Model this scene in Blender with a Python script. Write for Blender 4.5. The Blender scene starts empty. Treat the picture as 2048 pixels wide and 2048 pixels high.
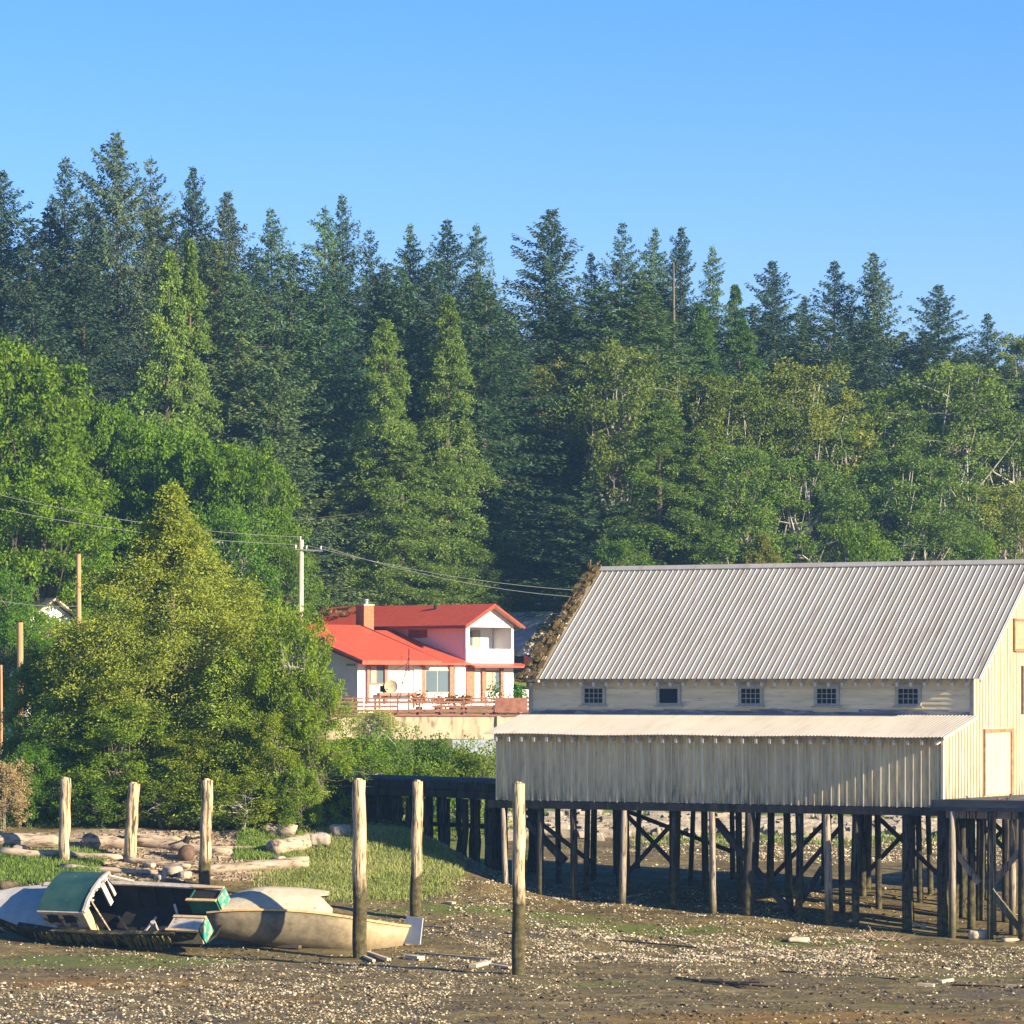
import bpy, math, random
import numpy as np
from mathutils import Vector, Matrix, Euler
R = math.radians
C = bpy.context.scene.collection
sc = bpy.context.scene
# ------------------------------------------------------------ camera
F = 8000.0; HC = 10.5; CX = 1024.0; HY = 1365.0
cam = bpy.data.cameras.new('camera'); camo = bpy.data.objects.new('camera', cam); C.objects.link(camo)
camo.location = (0, 0, HC); camo.rotation_euler = (R(90), 0, 0)
cam.sensor_width = 36; cam.lens = 36 * F / 2048; cam.shift_y = (HY - 1024) / 2048
cam.clip_start = 1; cam.clip_end = 6000
sc.camera = camo
# ------------------------------------------------------------ light
SUN_AZ = R(-33.8); SUN_EL = R(20)          # azimuth measured from +X, towards the viewer's side
sd = Vector((math.cos(SUN_AZ) * math.cos(SUN_EL), math.sin(SUN_AZ) * math.cos(SUN_EL), math.sin(SUN_EL)))
sl = bpy.data.lights.new('sun', 'SUN'); sl.energy = 5.0; sl.angle = R(0.5); sl.color = (1.0, 0.84, 0.60)
so = bpy.data.objects.new('sun', sl); C.objects.link(so); so.rotation_euler = sd.to_track_quat('Z', 'Y').to_euler()
so.location = (60, -40, 60)
w = bpy.data.worlds.new('World'); sc.world = w; w.use_nodes = True
nt = w.node_tree; bg = nt.nodes['Background']
sky = nt.nodes.new('ShaderNodeTexSky'); sky.sky_type = 'NISHITA'; sky.sun_disc = False
sky.sun_elevation = SUN_EL; sky.sun_rotation = math.atan2(sd.x, sd.y)
sky.air_density = 1.0; sky.dust_density = 0.15; sky.ozone_density = 4.0; sky.altitude = 0
hs = nt.nodes.new('ShaderNodeHueSaturation'); hs.inputs['Saturation'].default_value = 1.3
nt.links.new(sky.outputs[0], hs.inputs['Color'])
mxs = nt.nodes.new('ShaderNodeMix'); mxs.data_type = 'RGBA'; mxs.blend_type = 'MULTIPLY'; mxs.inputs[0].default_value = 1.0
nt.links.new(hs.outputs[0], mxs.inputs[6]); mxs.inputs[7].default_value = (0.97, 0.865, 1.12, 1)
nt.links.new(mxs.outputs[2], bg.inputs[0]); bg.inputs[1].default_value = 0.070
sc.view_settings.view_transform = 'Standard'; sc.view_settings.look = 'None'
sc.view_settings.exposure = 1.42; sc.view_settings.gamma = 1.0
sc.cycles.max_bounces = 6; sc.cycles.transparent_max_bounces = 8; sc.cycles.diffuse_bounces = 3
sc.cycles.glossy_bounces = 2; sc.cycles.transmission_bounces = 3; sc.cycles.volume_bounces = 0
sc.cycles.use_denoising = True

# ------------------------------------------------------------ helpers
def lerp(a, b, t): return a + (b - a) * t
def sstep(x, a, b):
    t = np.clip((x - a) / (b - a), 0, 1); return t * t * (3 - 2 * t)
PY_ = np.array([-200, 100, 123, 144, 152, 160, 170, 180, 190, 200, 207, 212, 218, 226, 250, 284, 290, 303, 320, 340, 360, 420, 500, 700, 1500, 3000], float)
PZ_ = np.array([-1.0, -.35, -.25, 0, .12, .5, 1.45, 1.95, 2.25, 2.65, 3.0, 3.6, 5.2, 6.2, 6.4, 6.5, 8.4, 9.0, 14, 21, 27, 36, 40, 42, 46, 50], float)
LY_ = np.array([-200, 100, 123, 144, 152, 161, 168, 172, 176, 180, 184, 190, 200, 236, 250], float)
LZ_ = np.array([-1.0, -.35, -.25, 0, .12, .85, 1.9, 2.8, 3.95, 4.2, 4.5, 5.0, 5.6, 6.2, 6.4], float)
def gz(X, Y):
    X = np.asarray(X, float); Y = np.asarray(Y, float)
    sh = 2.5 * sstep(X, 10, 20) * (1 - sstep(Y, 175, 200)) * sstep(Y, 140, 160)
    sh = sh + .6 * np.clip(X, 0, 90) * sstep(Y, 275, 300)
    z = np.interp(Y - sh, PY_, PZ_)
    zl = np.where(Y < 250, np.interp(Y, LY_, LZ_), z); k = sstep(X + .25 * (Y - 170), -3.5, 2.5)
    z = zl * (1 - k) + z * k
    return z + .05 * np.sin(X * .9 + Y * .31) * np.sin(Y * .45 - X * .2) + .03 * np.sin(X * 2.1 + 1) * np.sin(Y * 1.3)
def G(x, y): return float(gz(x, y))
def P(px, py, Y): return Vector(((px - CX) / F * Y, Y, HC - (py - HY) / F * Y))
def XofPx(px, Y): return (px - CX) / F * Y
def GP(px, py):                                   # ground point seen at this pixel
    ys = np.arange(115, 420, .25); X = (px - CX) / F * ys
    z = HC - (py - HY) / F * ys; g = gz(X, ys)
    k = int(np.argmax(g >= z)); return Vector((X[k], ys[k], g[k]))

class MB:
    def __init__(s): s.v = []; s.f = []; s.mi = []; s.m = 0
    def add(s, vs, fs):
        n = len(s.v); s.v += [tuple(v) for v in vs]; s.f += [tuple(i + n for i in f) for f in fs]; s.mi += [s.m] * len(fs)
    def hexa(s, p):                               # 8 points: bottom 4 ccw, top 4 ccw
        s.add(p, [(0, 3, 2, 1), (4, 5, 6, 7), (0, 1, 5, 4), (1, 2, 6, 5), (2, 3, 7, 6), (3, 0, 4, 7)])
    def box(s, x0, x1, y0, y1, z0, z1):
        s.hexa([(x0, y0, z0), (x1, y0, z0), (x1, y1, z0), (x0, y1, z0), (x0, y0, z1), (x1, y0, z1), (x1, y1, z1), (x0, y1, z1)])
    def beam(s, p, q, wd, h=None, up=(0, 0, 1), jit=0):
        p = Vector(p); q = Vector(q); h = h or wd; d = (q - p).normalized()
        a = d.cross(Vector(up))
        if a.length < 1e-3: a = d.cross(Vector((1, 0, 0)))
        a.normalize(); b = a.cross(d).normalized()
        a *= wd / 2; b *= h / 2
        s.hexa([p - a - b, p + a - b, q + a - b, q - a - b, p - a + b, p + a + b, q + a + b, q - a + b])
    def tube(s, pts, rs, n=8, wob=0, rnd=random, cap=True):
        pts = [Vector(p) for p in pts]; base = len(s.v); k = len(pts)
        if not hasattr(rs, '__len__'): rs = [rs] * k
        for i, p in enumerate(pts):
            d = (pts[min(i + 1, k - 1)] - pts[max(i - 1, 0)]).normalized()
            a = d.cross(Vector((.13, 1, .07))); a.normalize(); b = d.cross(a)
            for j in range(n):
                t = 2 * math.pi * j / n; r = rs[i] * (1 + wob * (rnd.random() - .5))
                s.v.append(tuple(p + a * r * math.cos(t) + b * r * math.sin(t)))
        for i in range(k - 1):
            for j in range(n):
                j2 = (j + 1) % n
                s.f.append((base + i * n + j, base + i * n + j2, base + (i + 1) * n + j2, base + (i + 1) * n + j)); s.mi.append(s.m)
        if cap:
            s.f.append(tuple(base + j for j in range(n))[::-1]); s.f.append(tuple(base + (k - 1) * n + j for j in range(n))); s.mi += [s.m] * 2
    def prism(s, poly, ax, a0, a1):               # poly of (u,v); extruded on axis ax ('x','y','z')
        n = len(poly)
        def mk(u, v, a): return {'x': (a, u, v), 'y': (u, a, v), 'z': (u, v, a)}[ax]
        s.add([mk(u, v, a0) for u, v in poly] + [mk(u, v, a1) for u, v in poly],
              [tuple(range(n)), tuple(range(2 * n - 1, n - 1, -1))] + [(i, (i + 1) % n, n + (i + 1) % n, n + i) for i in range(n)])
    def sheet(s, rows, th=(0, 0, -.01)):          # grid rows of points -> closed thin slab
        n = len(rows); m = len(rows[0]); t = Vector(th)
        b = len(s.v)
        for r in rows:
            for p in r: s.v.append(tuple(p))
        for r in rows:
            for p in r: s.v.append(tuple(Vector(p) + t))
        o = n * m; F_ = []
        for i in range(n - 1):
            for j in range(m - 1):
                a, c, d, e = b + i * m + j, b + i * m + j + 1, b + (i + 1) * m + j + 1, b + (i + 1) * m + j
                F_ += [(a, c, d, e), (a + o, e + o, d + o, c + o)]
        for i in range(n - 1):
            a, e = b + i * m, b + (i + 1) * m; F_.append((a, e, e + o, a + o))
            a, e = a + m - 1, e + m - 1; F_.append((a, a + o, e + o, e))
        for j in range(m - 1):
            a, c = b + j, b + j + 1; F_.append((a, a + o, c + o, c))
            a, c = a + (n - 1) * m, c + (n - 1) * m; F_.append((a, c, c + o, a + o))
        s.f += F_; s.mi += [s.m] * len(F_)
    def mesh(s, name, mats, smooth=False):
        me = bpy.data.meshes.new(name); me.from_pydata(s.v, [], s.f)
        for m in (mats if isinstance(mats, (list, tuple)) else [mats]): me.materials.append(m)
        me.polygons.foreach_set('material_index', s.mi)
        if smooth: me.shade_smooth()
        me.update(); return me
    def build(s, name, mats, parent=None, smooth=False):
        return link(name, s.mesh(name, mats, smooth), parent)
def link(name, me, parent=None):
    o = bpy.data.objects.new(name, me); C.objects.link(o)
    if parent: o.parent = parent
    return o
def tag(o, label=None, cat=None, group=None, kind=None):
    for k, v in (('label', label), ('category', cat), ('group', group), ('kind', kind)):
        if v: o[k] = v
    return o
def thing(name, label, cat, loc=(0, 0, 0), rot=(0, 0, 0), group=None):
    o = bpy.data.objects.new(name, None); C.objects.link(o); o.empty_display_size = .3
    o.location = loc; o.rotation_euler = rot; tag(o, label, cat, group); return o
def quads_mesh(name, V, mat, tri=False):          # V: (N,4,3)
    k = V.shape[1]; N = V.shape[0]
    me = bpy.data.meshes.new(name); me.vertices.add(N * k); me.vertices.foreach_set('co', V.reshape(-1).astype(np.float32))
    me.loops.add(N * k); me.loops.foreach_set('vertex_index', np.arange(N * k, dtype=np.int32))
    me.polygons.add(N); me.polygons.foreach_set('loop_start', np.arange(0, N * k, k, dtype=np.int32))
    me.polygons.foreach_set('loop_total', np.full(N, k, dtype=np.int32))
    me.materials.append(mat); me.update(calc_edges=True); me.validate(); return me

# ------------------------------------------------------------ materials
def newmat(name, rough=.8, spec=.3):
    m = bpy.data.materials.new(name); m.use_nodes = True
    b = m.node_tree.nodes['Principled BSDF']; b.inputs['Roughness'].default_value = rough
    b.inputs['Specular IOR Level'].default_value = spec
    return m, m.node_tree.nodes, m.node_tree.links, b
def N_noise(n, l, scale, coord='Object', detail=4, stretch=(1, 1, 1), rough=.6, off=(0, 0, 0)):
    if coord == 'Position':
        g = n.new('ShaderNodeNewGeometry'); src = g.outputs['Position']
    else:
        t = n.new('ShaderNodeTexCoord'); src = t.outputs[coord]
    mp = n.new('ShaderNodeMapping'); mp.inputs['Scale'].default_value = stretch; mp.inputs['Location'].default_value = off
    l.new(src, mp.inputs[0])
    t = n.new('ShaderNodeTexNoise'); t.inputs['Scale'].default_value = scale; t.inputs['Detail'].default_value = detail; t.inputs['Roughness'].default_value = rough
    l.new(mp.outputs[0], t.inputs['Vector']); return t.outputs['Fac']
def N_ramp(n, l, fac, stops):
    r = n.new('ShaderNodeValToRGB'); e = r.color_ramp.elements
    while len(e) < len(stops): e.new(.5)
    for i, (p, c) in enumerate(stops): e[i].position = p; e[i].color = (*c, 1) if len(c) == 3 else c
    l.new(fac, r.inputs[0]); return r.outputs[0]
def N_mix(n, l, fac, a, b, mode='MIX'):
    m = n.new('ShaderNodeMix'); m.data_type = 'RGBA'; m.blend_type = mode
    for i, x in ((0, fac), (6, a), (7, b)):
        if isinstance(x, (int, float)): m.inputs[i].default_value = x
        elif isinstance(x, tuple): m.inputs[i].default_value = (*x, 1)
        else: l.new(x, m.inputs[i])
    return m.outputs[2]
def N_math(n, l, op, a, b=None, clamp=False):
    m = n.new('ShaderNodeMath'); m.operation = op; m.use_clamp = clamp
    for i, x in ((0, a), (1, b)):
        if x is None: continue
        if isinstance(x, (int, float)): m.inputs[i].default_value = x
        else: l.new(x, m.inputs[i])
    return m.outputs[0]
def N_bump(n, l, h, strength, dist, b):
    u = n.new('ShaderNodeBump'); u.inputs['Strength'].default_value = strength; u.inputs['Distance'].default_value = dist
    l.new(h, u.inputs['Height']); l.new(u.outputs[0], b.inputs['Normal'])
BW = [(0, 0, 0), (1, 1, 1)]
def mask(n, l, scale, lo, hi, **k):
    return N_ramp(n, l, N_noise(n, l, scale, **k), [(lo, BW[0]), (hi, BW[1])])
def mottled(name, c1, c2, scale=3, c3=None, m3=(.6, .7), s3=9, rough=.85, spec=.25, stretch=(1, 1, 1), bump=.3, bd=.02, island=.0, coord='Object'):
    m, n, l, b = newmat(name, rough, spec)
    f = N_noise(n, l, scale, stretch=stretch, coord=coord)
    col = N_ramp(n, l, f, [(.32, c1), (.68, c2)])
    if c3: col = N_mix(n, l, mask(n, l, s3, *m3, stretch=stretch, coord=coord, off=(7, 3, 1)), col, c3)
    if island:
        g = n.new('ShaderNodeNewGeometry')
        v = N_math(n, l, 'MULTIPLY_ADD', g.outputs['Random Per Island'], island); v.node.inputs[2].default_value = 1 - island / 2
        col = N_mix(n, l, 1.0, col, v, 'MULTIPLY')
    l.new(col, b.inputs['Base Color'])
    if bump: N_bump(n, l, f, bump, bd, b)
    return m
def foliage(name, dark, mid, light, scale=.5, trans=.3, rnd=.45):
    m, n, l, b = newmat(name, .75, .08)
    f = N_noise(n, l, scale, detail=5, rough=.7)
    col = N_ramp(n, l, f, [(.3, dark), (.5, mid), (.7, light)])
    g = n.new('ShaderNodeNewGeometry')
    v = N_math(n, l, 'MULTIPLY_ADD', g.outputs['Random Per Island'], rnd * 2); v.node.inputs[2].default_value = 1 - rnd
    col = N_mix(n, l, 1.0, col, v, 'MULTIPLY')
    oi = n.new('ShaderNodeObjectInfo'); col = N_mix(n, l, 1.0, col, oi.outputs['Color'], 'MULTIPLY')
    l.new(col, b.inputs['Base Color'])
    tr = n.new('ShaderNodeBsdfTranslucent'); l.new(N_mix(n, l, 1.0, col, (1.3, 1.35, .7), 'MULTIPLY'), tr.inputs[0])
    mx = n.new('ShaderNodeMixShader'); mx.inputs[0].default_value = trans
    l.new(b.outputs[0], mx.inputs[1]); l.new(tr.outputs[0], mx.inputs[2])
    l.new(mx.outputs[0], n['Material Output'].inputs[0]); return m
def metal_roof(name, c1, c2, c3):
    m, n, l, b = newmat(name, .55, .5); b.inputs['Metallic'].default_value = .15
    f = N_noise(n, l, 1.2, stretch=(1, .25, .25)); col = N_ramp(n, l, f, [(.3, c1), (.7, c2)])
    col = N_mix(n, l, mask(n, l, 3.5, .54, .74, stretch=(2.2, .16, .16), detail=7), col, c3)
    l.new(col, b.inputs['Base Color']); return m
def planks(name, c1, c2, stain, axis=0, pitch=.37, rough=.85):
    # weathered paint on boards: per-board tone, vertical streaks, bare patches low down
    m, n, l, b = newmat(name, rough, .2)
    t = n.new('ShaderNodeTexCoord'); sp = n.new('ShaderNodeSeparateXYZ'); l.new(t.outputs['Object'], sp.inputs[0])
    idx = N_math(n, l, 'FLOOR', N_math(n, l, 'DIVIDE', sp.outputs[axis], pitch))
    wn = n.new('ShaderNodeTexWhiteNoise'); wn.noise_dimensions = '1D'; l.new(idx, wn.inputs['W'])
    st = (1, 1, .12) if axis < 2 else (.12, .12, 1)
    f = N_noise(n, l, 5, stretch=st, detail=6)
    col = N_ramp(n, l, f, [(.3, c1), (.7, c2)])
    v = N_math(n, l, 'MULTIPLY_ADD', wn.outputs['Value'], .22); v.node.inputs[2].default_value = .88
    col = N_mix(n, l, 1.0, col, v, 'MULTIPLY')
    s1 = N_ramp(n, l, N_noise(n, l, 9, stretch=st, detail=6, off=(3, 9, 2)), [(.55, BW[0]), (.75, BW[1])])
    low = N_ramp(n, l, N_math(n, l, 'MULTIPLY', sp.outputs[2], .1), [(.0, (1, 1, 1)), (.9, (.25, .25, .25))])
    sepl = N_math(n, l, 'MULTIPLY', s1, .75)
    col = N_mix(n, l, sepl, col, stain)
    if axis < 2:                                  # bare, blackened board feet where the rain splashes
        mr = n.new('ShaderNodeMapRange'); l.new(sp.outputs[2], mr.inputs[0]); mr.inputs[1].default_value = 7.6; mr.inputs[2].default_value = 5.4
        pt = N_ramp(n, l, N_noise(n, l, .45, detail=5, rough=.7, stretch=(1, 1, .3), off=(11, 2, 5)), [(.42, BW[0]), (.66, BW[1])])
        st2_ = N_ramp(n, l, N_noise(n, l, 7, stretch=(1, 1, .1), detail=6, off=(1, 6, 2)), [(.45, BW[0]), (.6, BW[1])])
        fm = N_math(n, l, 'MULTIPLY', N_math(n, l, 'MULTIPLY', mr.outputs[0], pt), st2_)
        col = N_mix(n, l, fm, col, (.075, .062, .06))
        fm2 = N_math(n, l, 'MULTIPLY', N_math(n, l, 'POWER', mr.outputs[0], 4.0), N_math(n, l, 'MULTIPLY', st2_, .8))
        col = N_mix(n, l, fm2, col, (.13, .10, .075))
    l.new(col, b.inputs['Base Color']); N_bump(n, l, f, .25, .01, b); return m
M = {}
M['gable'] = planks('aged_cream_boards', (.42, .345, .22), (.56, .47, .32), (.30, .17, .09), axis=1, pitch=.3)
M['board'] = planks('aged_cream_battens', (.66, .51, .27), (.84, .69, .40), (.22, .17, .13), axis=0)
M['batten'] = planks('aged_lit_battens', (.72, .60, .38), (.86, .76, .52), (.30, .23, .16), axis=0)  # paler than the boards, putting their sunlit edges into the colour
M['clap'] = planks('aged_clapboards', (.66, .55, .34), (.80, .69, .45), (.26, .22, .19), axis=2, pitch=.2)
M['roof'] = metal_roof('galvanised_roof', (.42, .385, .315), (.52, .48, .40), (.28, .225, .16))
M['roof2'] = metal_roof('corrugated_roof', (.44, .405, .34), (.54, .50, .42), (.38, .31, .22))
M['tar'] = mottled('tar_flashing', (.10, .11, .16), (.22, .22, .25), 4, (.32, .31, .30), (.52, .6), 3, stretch=(.4, 1, 2))
M['trim'] = mottled('weathered_trim', (.30, .29, .24), (.44, .42, .35), 6)
M['rafter'] = mottled('rafter_paint', (.45, .42, .34), (.6, .56, .46), 6)
M['darkglass'], _n, _l, _b = newmat('dark_glass', .35, .12); _b.inputs['Base Color'].default_value = (.012, .02, .035, 1)
M['glass'], _n, _l, _b = newmat('window_glass', .08, .8); _b.inputs['Base Color'].default_value = (.10, .14, .17, 1)
M['creo'] = mottled('creosoted_timber', (.016, .016, .017), (.055, .052, .050), 3, (.13, .115, .10), (.62, .74), 4, stretch=(1, 1, .2))
M['dock'] = mottled('tarred_deck_beam', (.05, .055, .065), (.10, .105, .115), 3, (.16, .14, .11), (.58, .7), 3, stretch=(.3, 1, 1))
M['moss'] = mottled('mossy_shingle', (.08, .055, .018), (.16, .11, .04), 4, (.36, .32, .26), (.58, .66), 3, bump=.6, bd=.05, island=.5)
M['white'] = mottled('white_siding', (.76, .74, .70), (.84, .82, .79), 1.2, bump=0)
M['pink'] = mottled('shaded_side_siding', (.64, .58, .585), (.70, .65, .65), .7, bump=0)  # white siding with shade and red roof bounce put into its colour
M['red'] = mottled('red_metal_roof', (.52, .070, .034), (.62, .10, .052), 2.2, rough=.5, spec=.4, bump=0)
M['redtrim'] = mottled('brown_red_trim', (.20, .05, .03), (.26, .08, .05), 3)
M['brownwood'] = mottled('stained_wood', (.30, .13, .08), (.38, .19, .12), 4)
M['rail'] = mottled('redwood_rail', (.22, .09, .06), (.34, .16, .11), 3, (.10, .05, .04), (.6, .7), 2)
M['brick'] = mottled('chimney_brick', (.36, .11, .05), (.46, .16, .08), 5, (.42, .28, .18), (.58, .66), 9)
M['concrete'] = mottled('retaining_concrete', (.46, .38, .25), (.60, .50, .34), 1.0, (.24, .20, .12), (.54, .66), 1.6, stretch=(1, 1, .35))
M['grey'] = mottled('grey_metal', (.30, .34, .38), (.38, .42, .46), 2, bump=0)
M['black'] = mottled('black_metal', (.01, .01, .01), (.03, .03, .03), 5)
M['polewood'] = mottled('pole_wood', (.34, .19, .09), (.48, .30, .15), 5, (.20, .10, .05), (.58, .7), 8, stretch=(1, 1, .12))
M['drift'] = mottled('driftwood', (.28, .215, .145), (.48, .39, .28), 3, (.14, .09, .06), (.52, .64), 7, stretch=(.25, 1, 1), bump=.6, bd=.04)
M['driftdark'] = mottled('wet_driftwood', (.05, .04, .025), (.12, .09, .06), 4, stretch=(.25, 1, 1))
M['stone'] = mottled('shore_rock', (.26, .22, .17), (.46, .40, .32), 2, (.12, .12, .07), (.55, .65), 3, bump=.7, bd=.05)
M['asphalt'] = mottled('asphalt', (.05, .05, .05), (.07, .07, .07), 2)
M['shell'] = mottled('oyster_shell', (.34, .27, .16), (.60, .50, .33), 2, island=1.0, bump=0, coord='Position')
M['bark'] = mottled('grey_bark', (.09, .075, .055), (.16, .135, .10), 3, stretch=(1, 1, .2))
M['palebark'] = mottled('pale_bark', (.24, .22, .19), (.40, .37, .33), 3, (.2, .18, .16), (.6, .7), 4, stretch=(1, 1, .3))
M['darkbark'] = mottled('brown_bark', (.07, .05, .035), (.14, .10, .07), 3, stretch=(1, 1, .2))

def pile_mat(name, light, light2, low, h0, h1):
    m, n, l, b = newmat(name, .9, .15)
    f = N_noise(n, l, 6, stretch=(1, 1, .12), detail=8, rough=.72)
    top = N_ramp(n, l, f, [(.34, light), (.6, light2)])
    top = N_mix(n, l, mask(n, l, 11, .57, .60, stretch=(1, 1, .05), off=(9, 1, 4), detail=2), top, tuple(c * .22 for c in light))
    top = N_mix(n, l, mask(n, l, 7, .56, .66, stretch=(1, 1, .2), off=(4, 4, 4)), top, tuple(c * .45 for c in light))
    lowc = N_ramp(n, l, N_noise(n, l, 5, off=(2, 2, 2)), [(.35, low), (.7, (.13, .115, .05))])
    g = n.new('ShaderNodeNewGeometry'); sp = n.new('ShaderNodeSeparateXYZ'); l.new(g.outputs['Position'], sp.inputs[0])
    nz = N_math(n, l, 'MULTIPLY_ADD', N_noise(n, l, 2.5, coord='Position', stretch=(1, 1, .5)), 2.4); nz.node.inputs[2].default_value = -1.2
    zz = N_math(n, l, 'ADD', sp.outputs[2], nz)
    mr = n.new('ShaderNodeMapRange'); mr.inputs[1].default_value = h0; mr.inputs[2].default_value = h1; l.new(zz, mr.inputs[0])
    l.new(N_mix(n, l, mr.outputs[0], lowc, top), b.inputs['Base Color']); N_bump(n, l, f, 1.0, .05, b); return m
M['pile'] = pile_mat('weathered_pile', (.30, .21, .12), (.62, .50, .31), (.04, .032, .018), 2.7, 3.2)
M['pileg'] = pile_mat('grey_wharf_pile', (.06, .052, .044), (.20, .165, .125), (.04, .034, .02), 2.0, 3.2)
M['piled'] = pile_mat('dark_wharf_pile', (.024, .022, .020), (.075, .066, .055), (.022, .019, .013), 1.5, 3.0)
M['palewharf'] = pile_mat('pale_wharf_pile', (.22, .18, .13), (.36, .30, .23), (.07, .062, .035), 1.0, 2.4)  # weathered wood, with sun on the exposed timbers put into its colour

# boat paints
M['green'] = mottled('green_paint', (.012, .060, .050), (.045, .10, .082), 1.2, (.34, .30, .22), (.64, .72), 2.2, rough=.5, spec=.4, bump=.1)
M['hullblack'] = mottled('weedy_hull', (.015, .014, .012), (.05, .045, .03), 2, (.16, .15, .05), (.55, .66), 3)
M['inside'] = mottled('dark_interior', (.010, .009, .009), (.028, .024, .022), 2)  # near-black for inner skin, sole and ribs
M['boatwhite'] = mottled('chalky_boat_paint', (.34, .33, .31), (.46, .45, .41), 1.5, (.35, .30, .24), (.62, .7), 4)
M['ply'] = mottled('ochre_plywood', (.55, .36, .15), (.70, .50, .26), 3, (.30, .20, .12), (.6, .7), 5)
M['gunwale'] = mottled('weathered_gunwale', (.42, .36, .29), (.60, .53, .44), 4, (.2, .13, .08), (.6, .68), 6)
M['cabinside'] = mottled('peeling_cabin_side', (.30, .30, .30), (.42, .36, .22), 3, (.10, .08, .06), (.5, .56), 3)
M['aqua'] = mottled('aqua_paint', (.02, .20, .155), (.05, .32, .25), 3, (.36, .28, .16), (.50, .56), 5)
M['deep'] = mottled('deep_green_paint', (.01, .09, .06), (.02, .14, .10), 2)
M['tan0'] = mottled('muddy_cream_hull', (.17, .14, .085), (.30, .245, .15), .8, (.10, .085, .045), (.52, .66), 3.5, bump=.2, bd=.02)
def hull_paint_lit_right():  # sunlit right end and shaded left put into the colour, over mud
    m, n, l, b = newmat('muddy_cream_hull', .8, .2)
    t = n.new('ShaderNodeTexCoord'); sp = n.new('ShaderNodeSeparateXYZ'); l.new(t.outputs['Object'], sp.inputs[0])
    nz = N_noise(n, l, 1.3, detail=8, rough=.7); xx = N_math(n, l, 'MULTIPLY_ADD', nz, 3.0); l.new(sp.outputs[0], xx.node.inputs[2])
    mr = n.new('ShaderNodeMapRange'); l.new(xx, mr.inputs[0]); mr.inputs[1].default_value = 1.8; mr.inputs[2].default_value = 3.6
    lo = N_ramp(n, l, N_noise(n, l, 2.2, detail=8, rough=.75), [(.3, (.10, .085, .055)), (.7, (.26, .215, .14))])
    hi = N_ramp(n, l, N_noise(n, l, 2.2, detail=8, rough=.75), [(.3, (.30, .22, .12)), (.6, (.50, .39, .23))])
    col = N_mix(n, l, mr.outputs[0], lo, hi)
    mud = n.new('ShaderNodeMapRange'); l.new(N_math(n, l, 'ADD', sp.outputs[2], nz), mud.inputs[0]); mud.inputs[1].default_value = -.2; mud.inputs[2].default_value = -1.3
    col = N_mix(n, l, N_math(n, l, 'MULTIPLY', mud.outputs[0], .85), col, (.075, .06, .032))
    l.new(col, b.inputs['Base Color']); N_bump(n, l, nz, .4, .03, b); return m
M['tan'] = M['tanlit'] = hull_paint_lit_right()
M['cream'] = mottled('cream_deck', (.36, .31, .22), (.52, .45, .33), 1.2, (.20, .19, .15), (.60, .68), 4)
M['rust'] = mottled('rusted_iron', (.09, .055, .035), (.17, .11, .075), 6)
M['frame'] = mottled('brown_jamb', (.20, .11, .06), (.32, .20, .12), 4)
M['wrack'] = mottled('wrack_cobbles', (.16, .12, .075), (.36, .28, .19), 2, island=.8, bump=0, coord='Position')
M['doorpaint'] = mottled('cream_door', (.52, .43, .26), (.62, .52, .34), 3, (.34, .22, .12), (.6, .68), 6, stretch=(1, 2, .2), bump=0)
M['foam'] = mottled('cream_foam', (.50, .40, .25), (.62, .52, .36), 2)
# ------------------------------------------------------------ terrain
def axis(pts):
    out = []
    for (a, b, st) in pts: out += list(np.arange(a, b, st))
    return np.array(out + [pts[-1][1]])
xs = axis([(-1600, -200, 100), (-200, -60, 10), (-60, -30, 2), (-30, 30, .5), (30, 60, 2), (60, 200, 10), (200, 1600, 100)])
ys = axis([(-200, 100, 20), (100, 120, 2), (120, 230, .5), (230, 330, 3), (330, 500, 10), (500, 3000, 125)])
XX, YY = np.meshgrid(xs, ys); ZZ = gz(XX, YY)
V = np.stack([XX, YY, ZZ], -1).reshape(-1, 3); nx, ny = len(xs), len(ys)
me = bpy.data.meshes.new('ground'); me.vertices.add(len(V)); me.vertices.foreach_set('co', V.reshape(-1).astype(np.float32))
ii, jj = np.meshgrid(np.arange(ny - 1), np.arange(nx - 1), indexing='ij'); a_ = (ii * nx + jj).reshape(-1)
Q = np.stack([a_, a_ + 1, a_ + nx + 1, a_ + nx], -1).astype(np.int32)
me.loops.add(Q.size); me.loops.foreach_set('vertex_index', Q.reshape(-1)); me.polygons.add(len(Q))
me.polygons.foreach_set('loop_start', np.arange(0, Q.size, 4, dtype=np.int32)); me.polygons.foreach_set('loop_total', np.full(len(Q), 4, np.int32))
me.update(calc_edges=True); me.shade_smooth()
px_ = V[:, 0] / np.maximum(V[:, 1], 1) * F + CX; Yv = V[:, 1]; Xv = V[:, 0]; Zv = V[:, 2]
def blob(x, y, rx, ry): return np.exp(-((Xv - x) / rx) ** 2 - ((Yv - y) / ry) ** 2)
algae = .6 * blob(3, 140, 6, 1.5) + .7 * blob(15, 143, 7, 1.2) + .5 * blob(12, 131, 6, 1.5) + 1.1 * blob(-15, 149.5, 6, 3.2) + 1.0 * blob(-1, 163.5, 6, 1.2) + 1.0 * blob(5, 160.6, 5, 1.6) + .8 * blob(11, 156.5, 6, 1.4) + .45 * blob(19, 150, 6, 2) + .5 * blob(-6, 171, 3, 3)
ochre = .9 * blob(-15, 140, 7, 3) + .7 * blob(-8, 134, 4, 2) + .9 * blob(9, 127.5, 10, 2.6) + .5 * blob(0, 168, 5, 2) + .6 * blob(-11, 176, 4, 2) + .5 * blob(14, 167, 6, 3)
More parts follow.
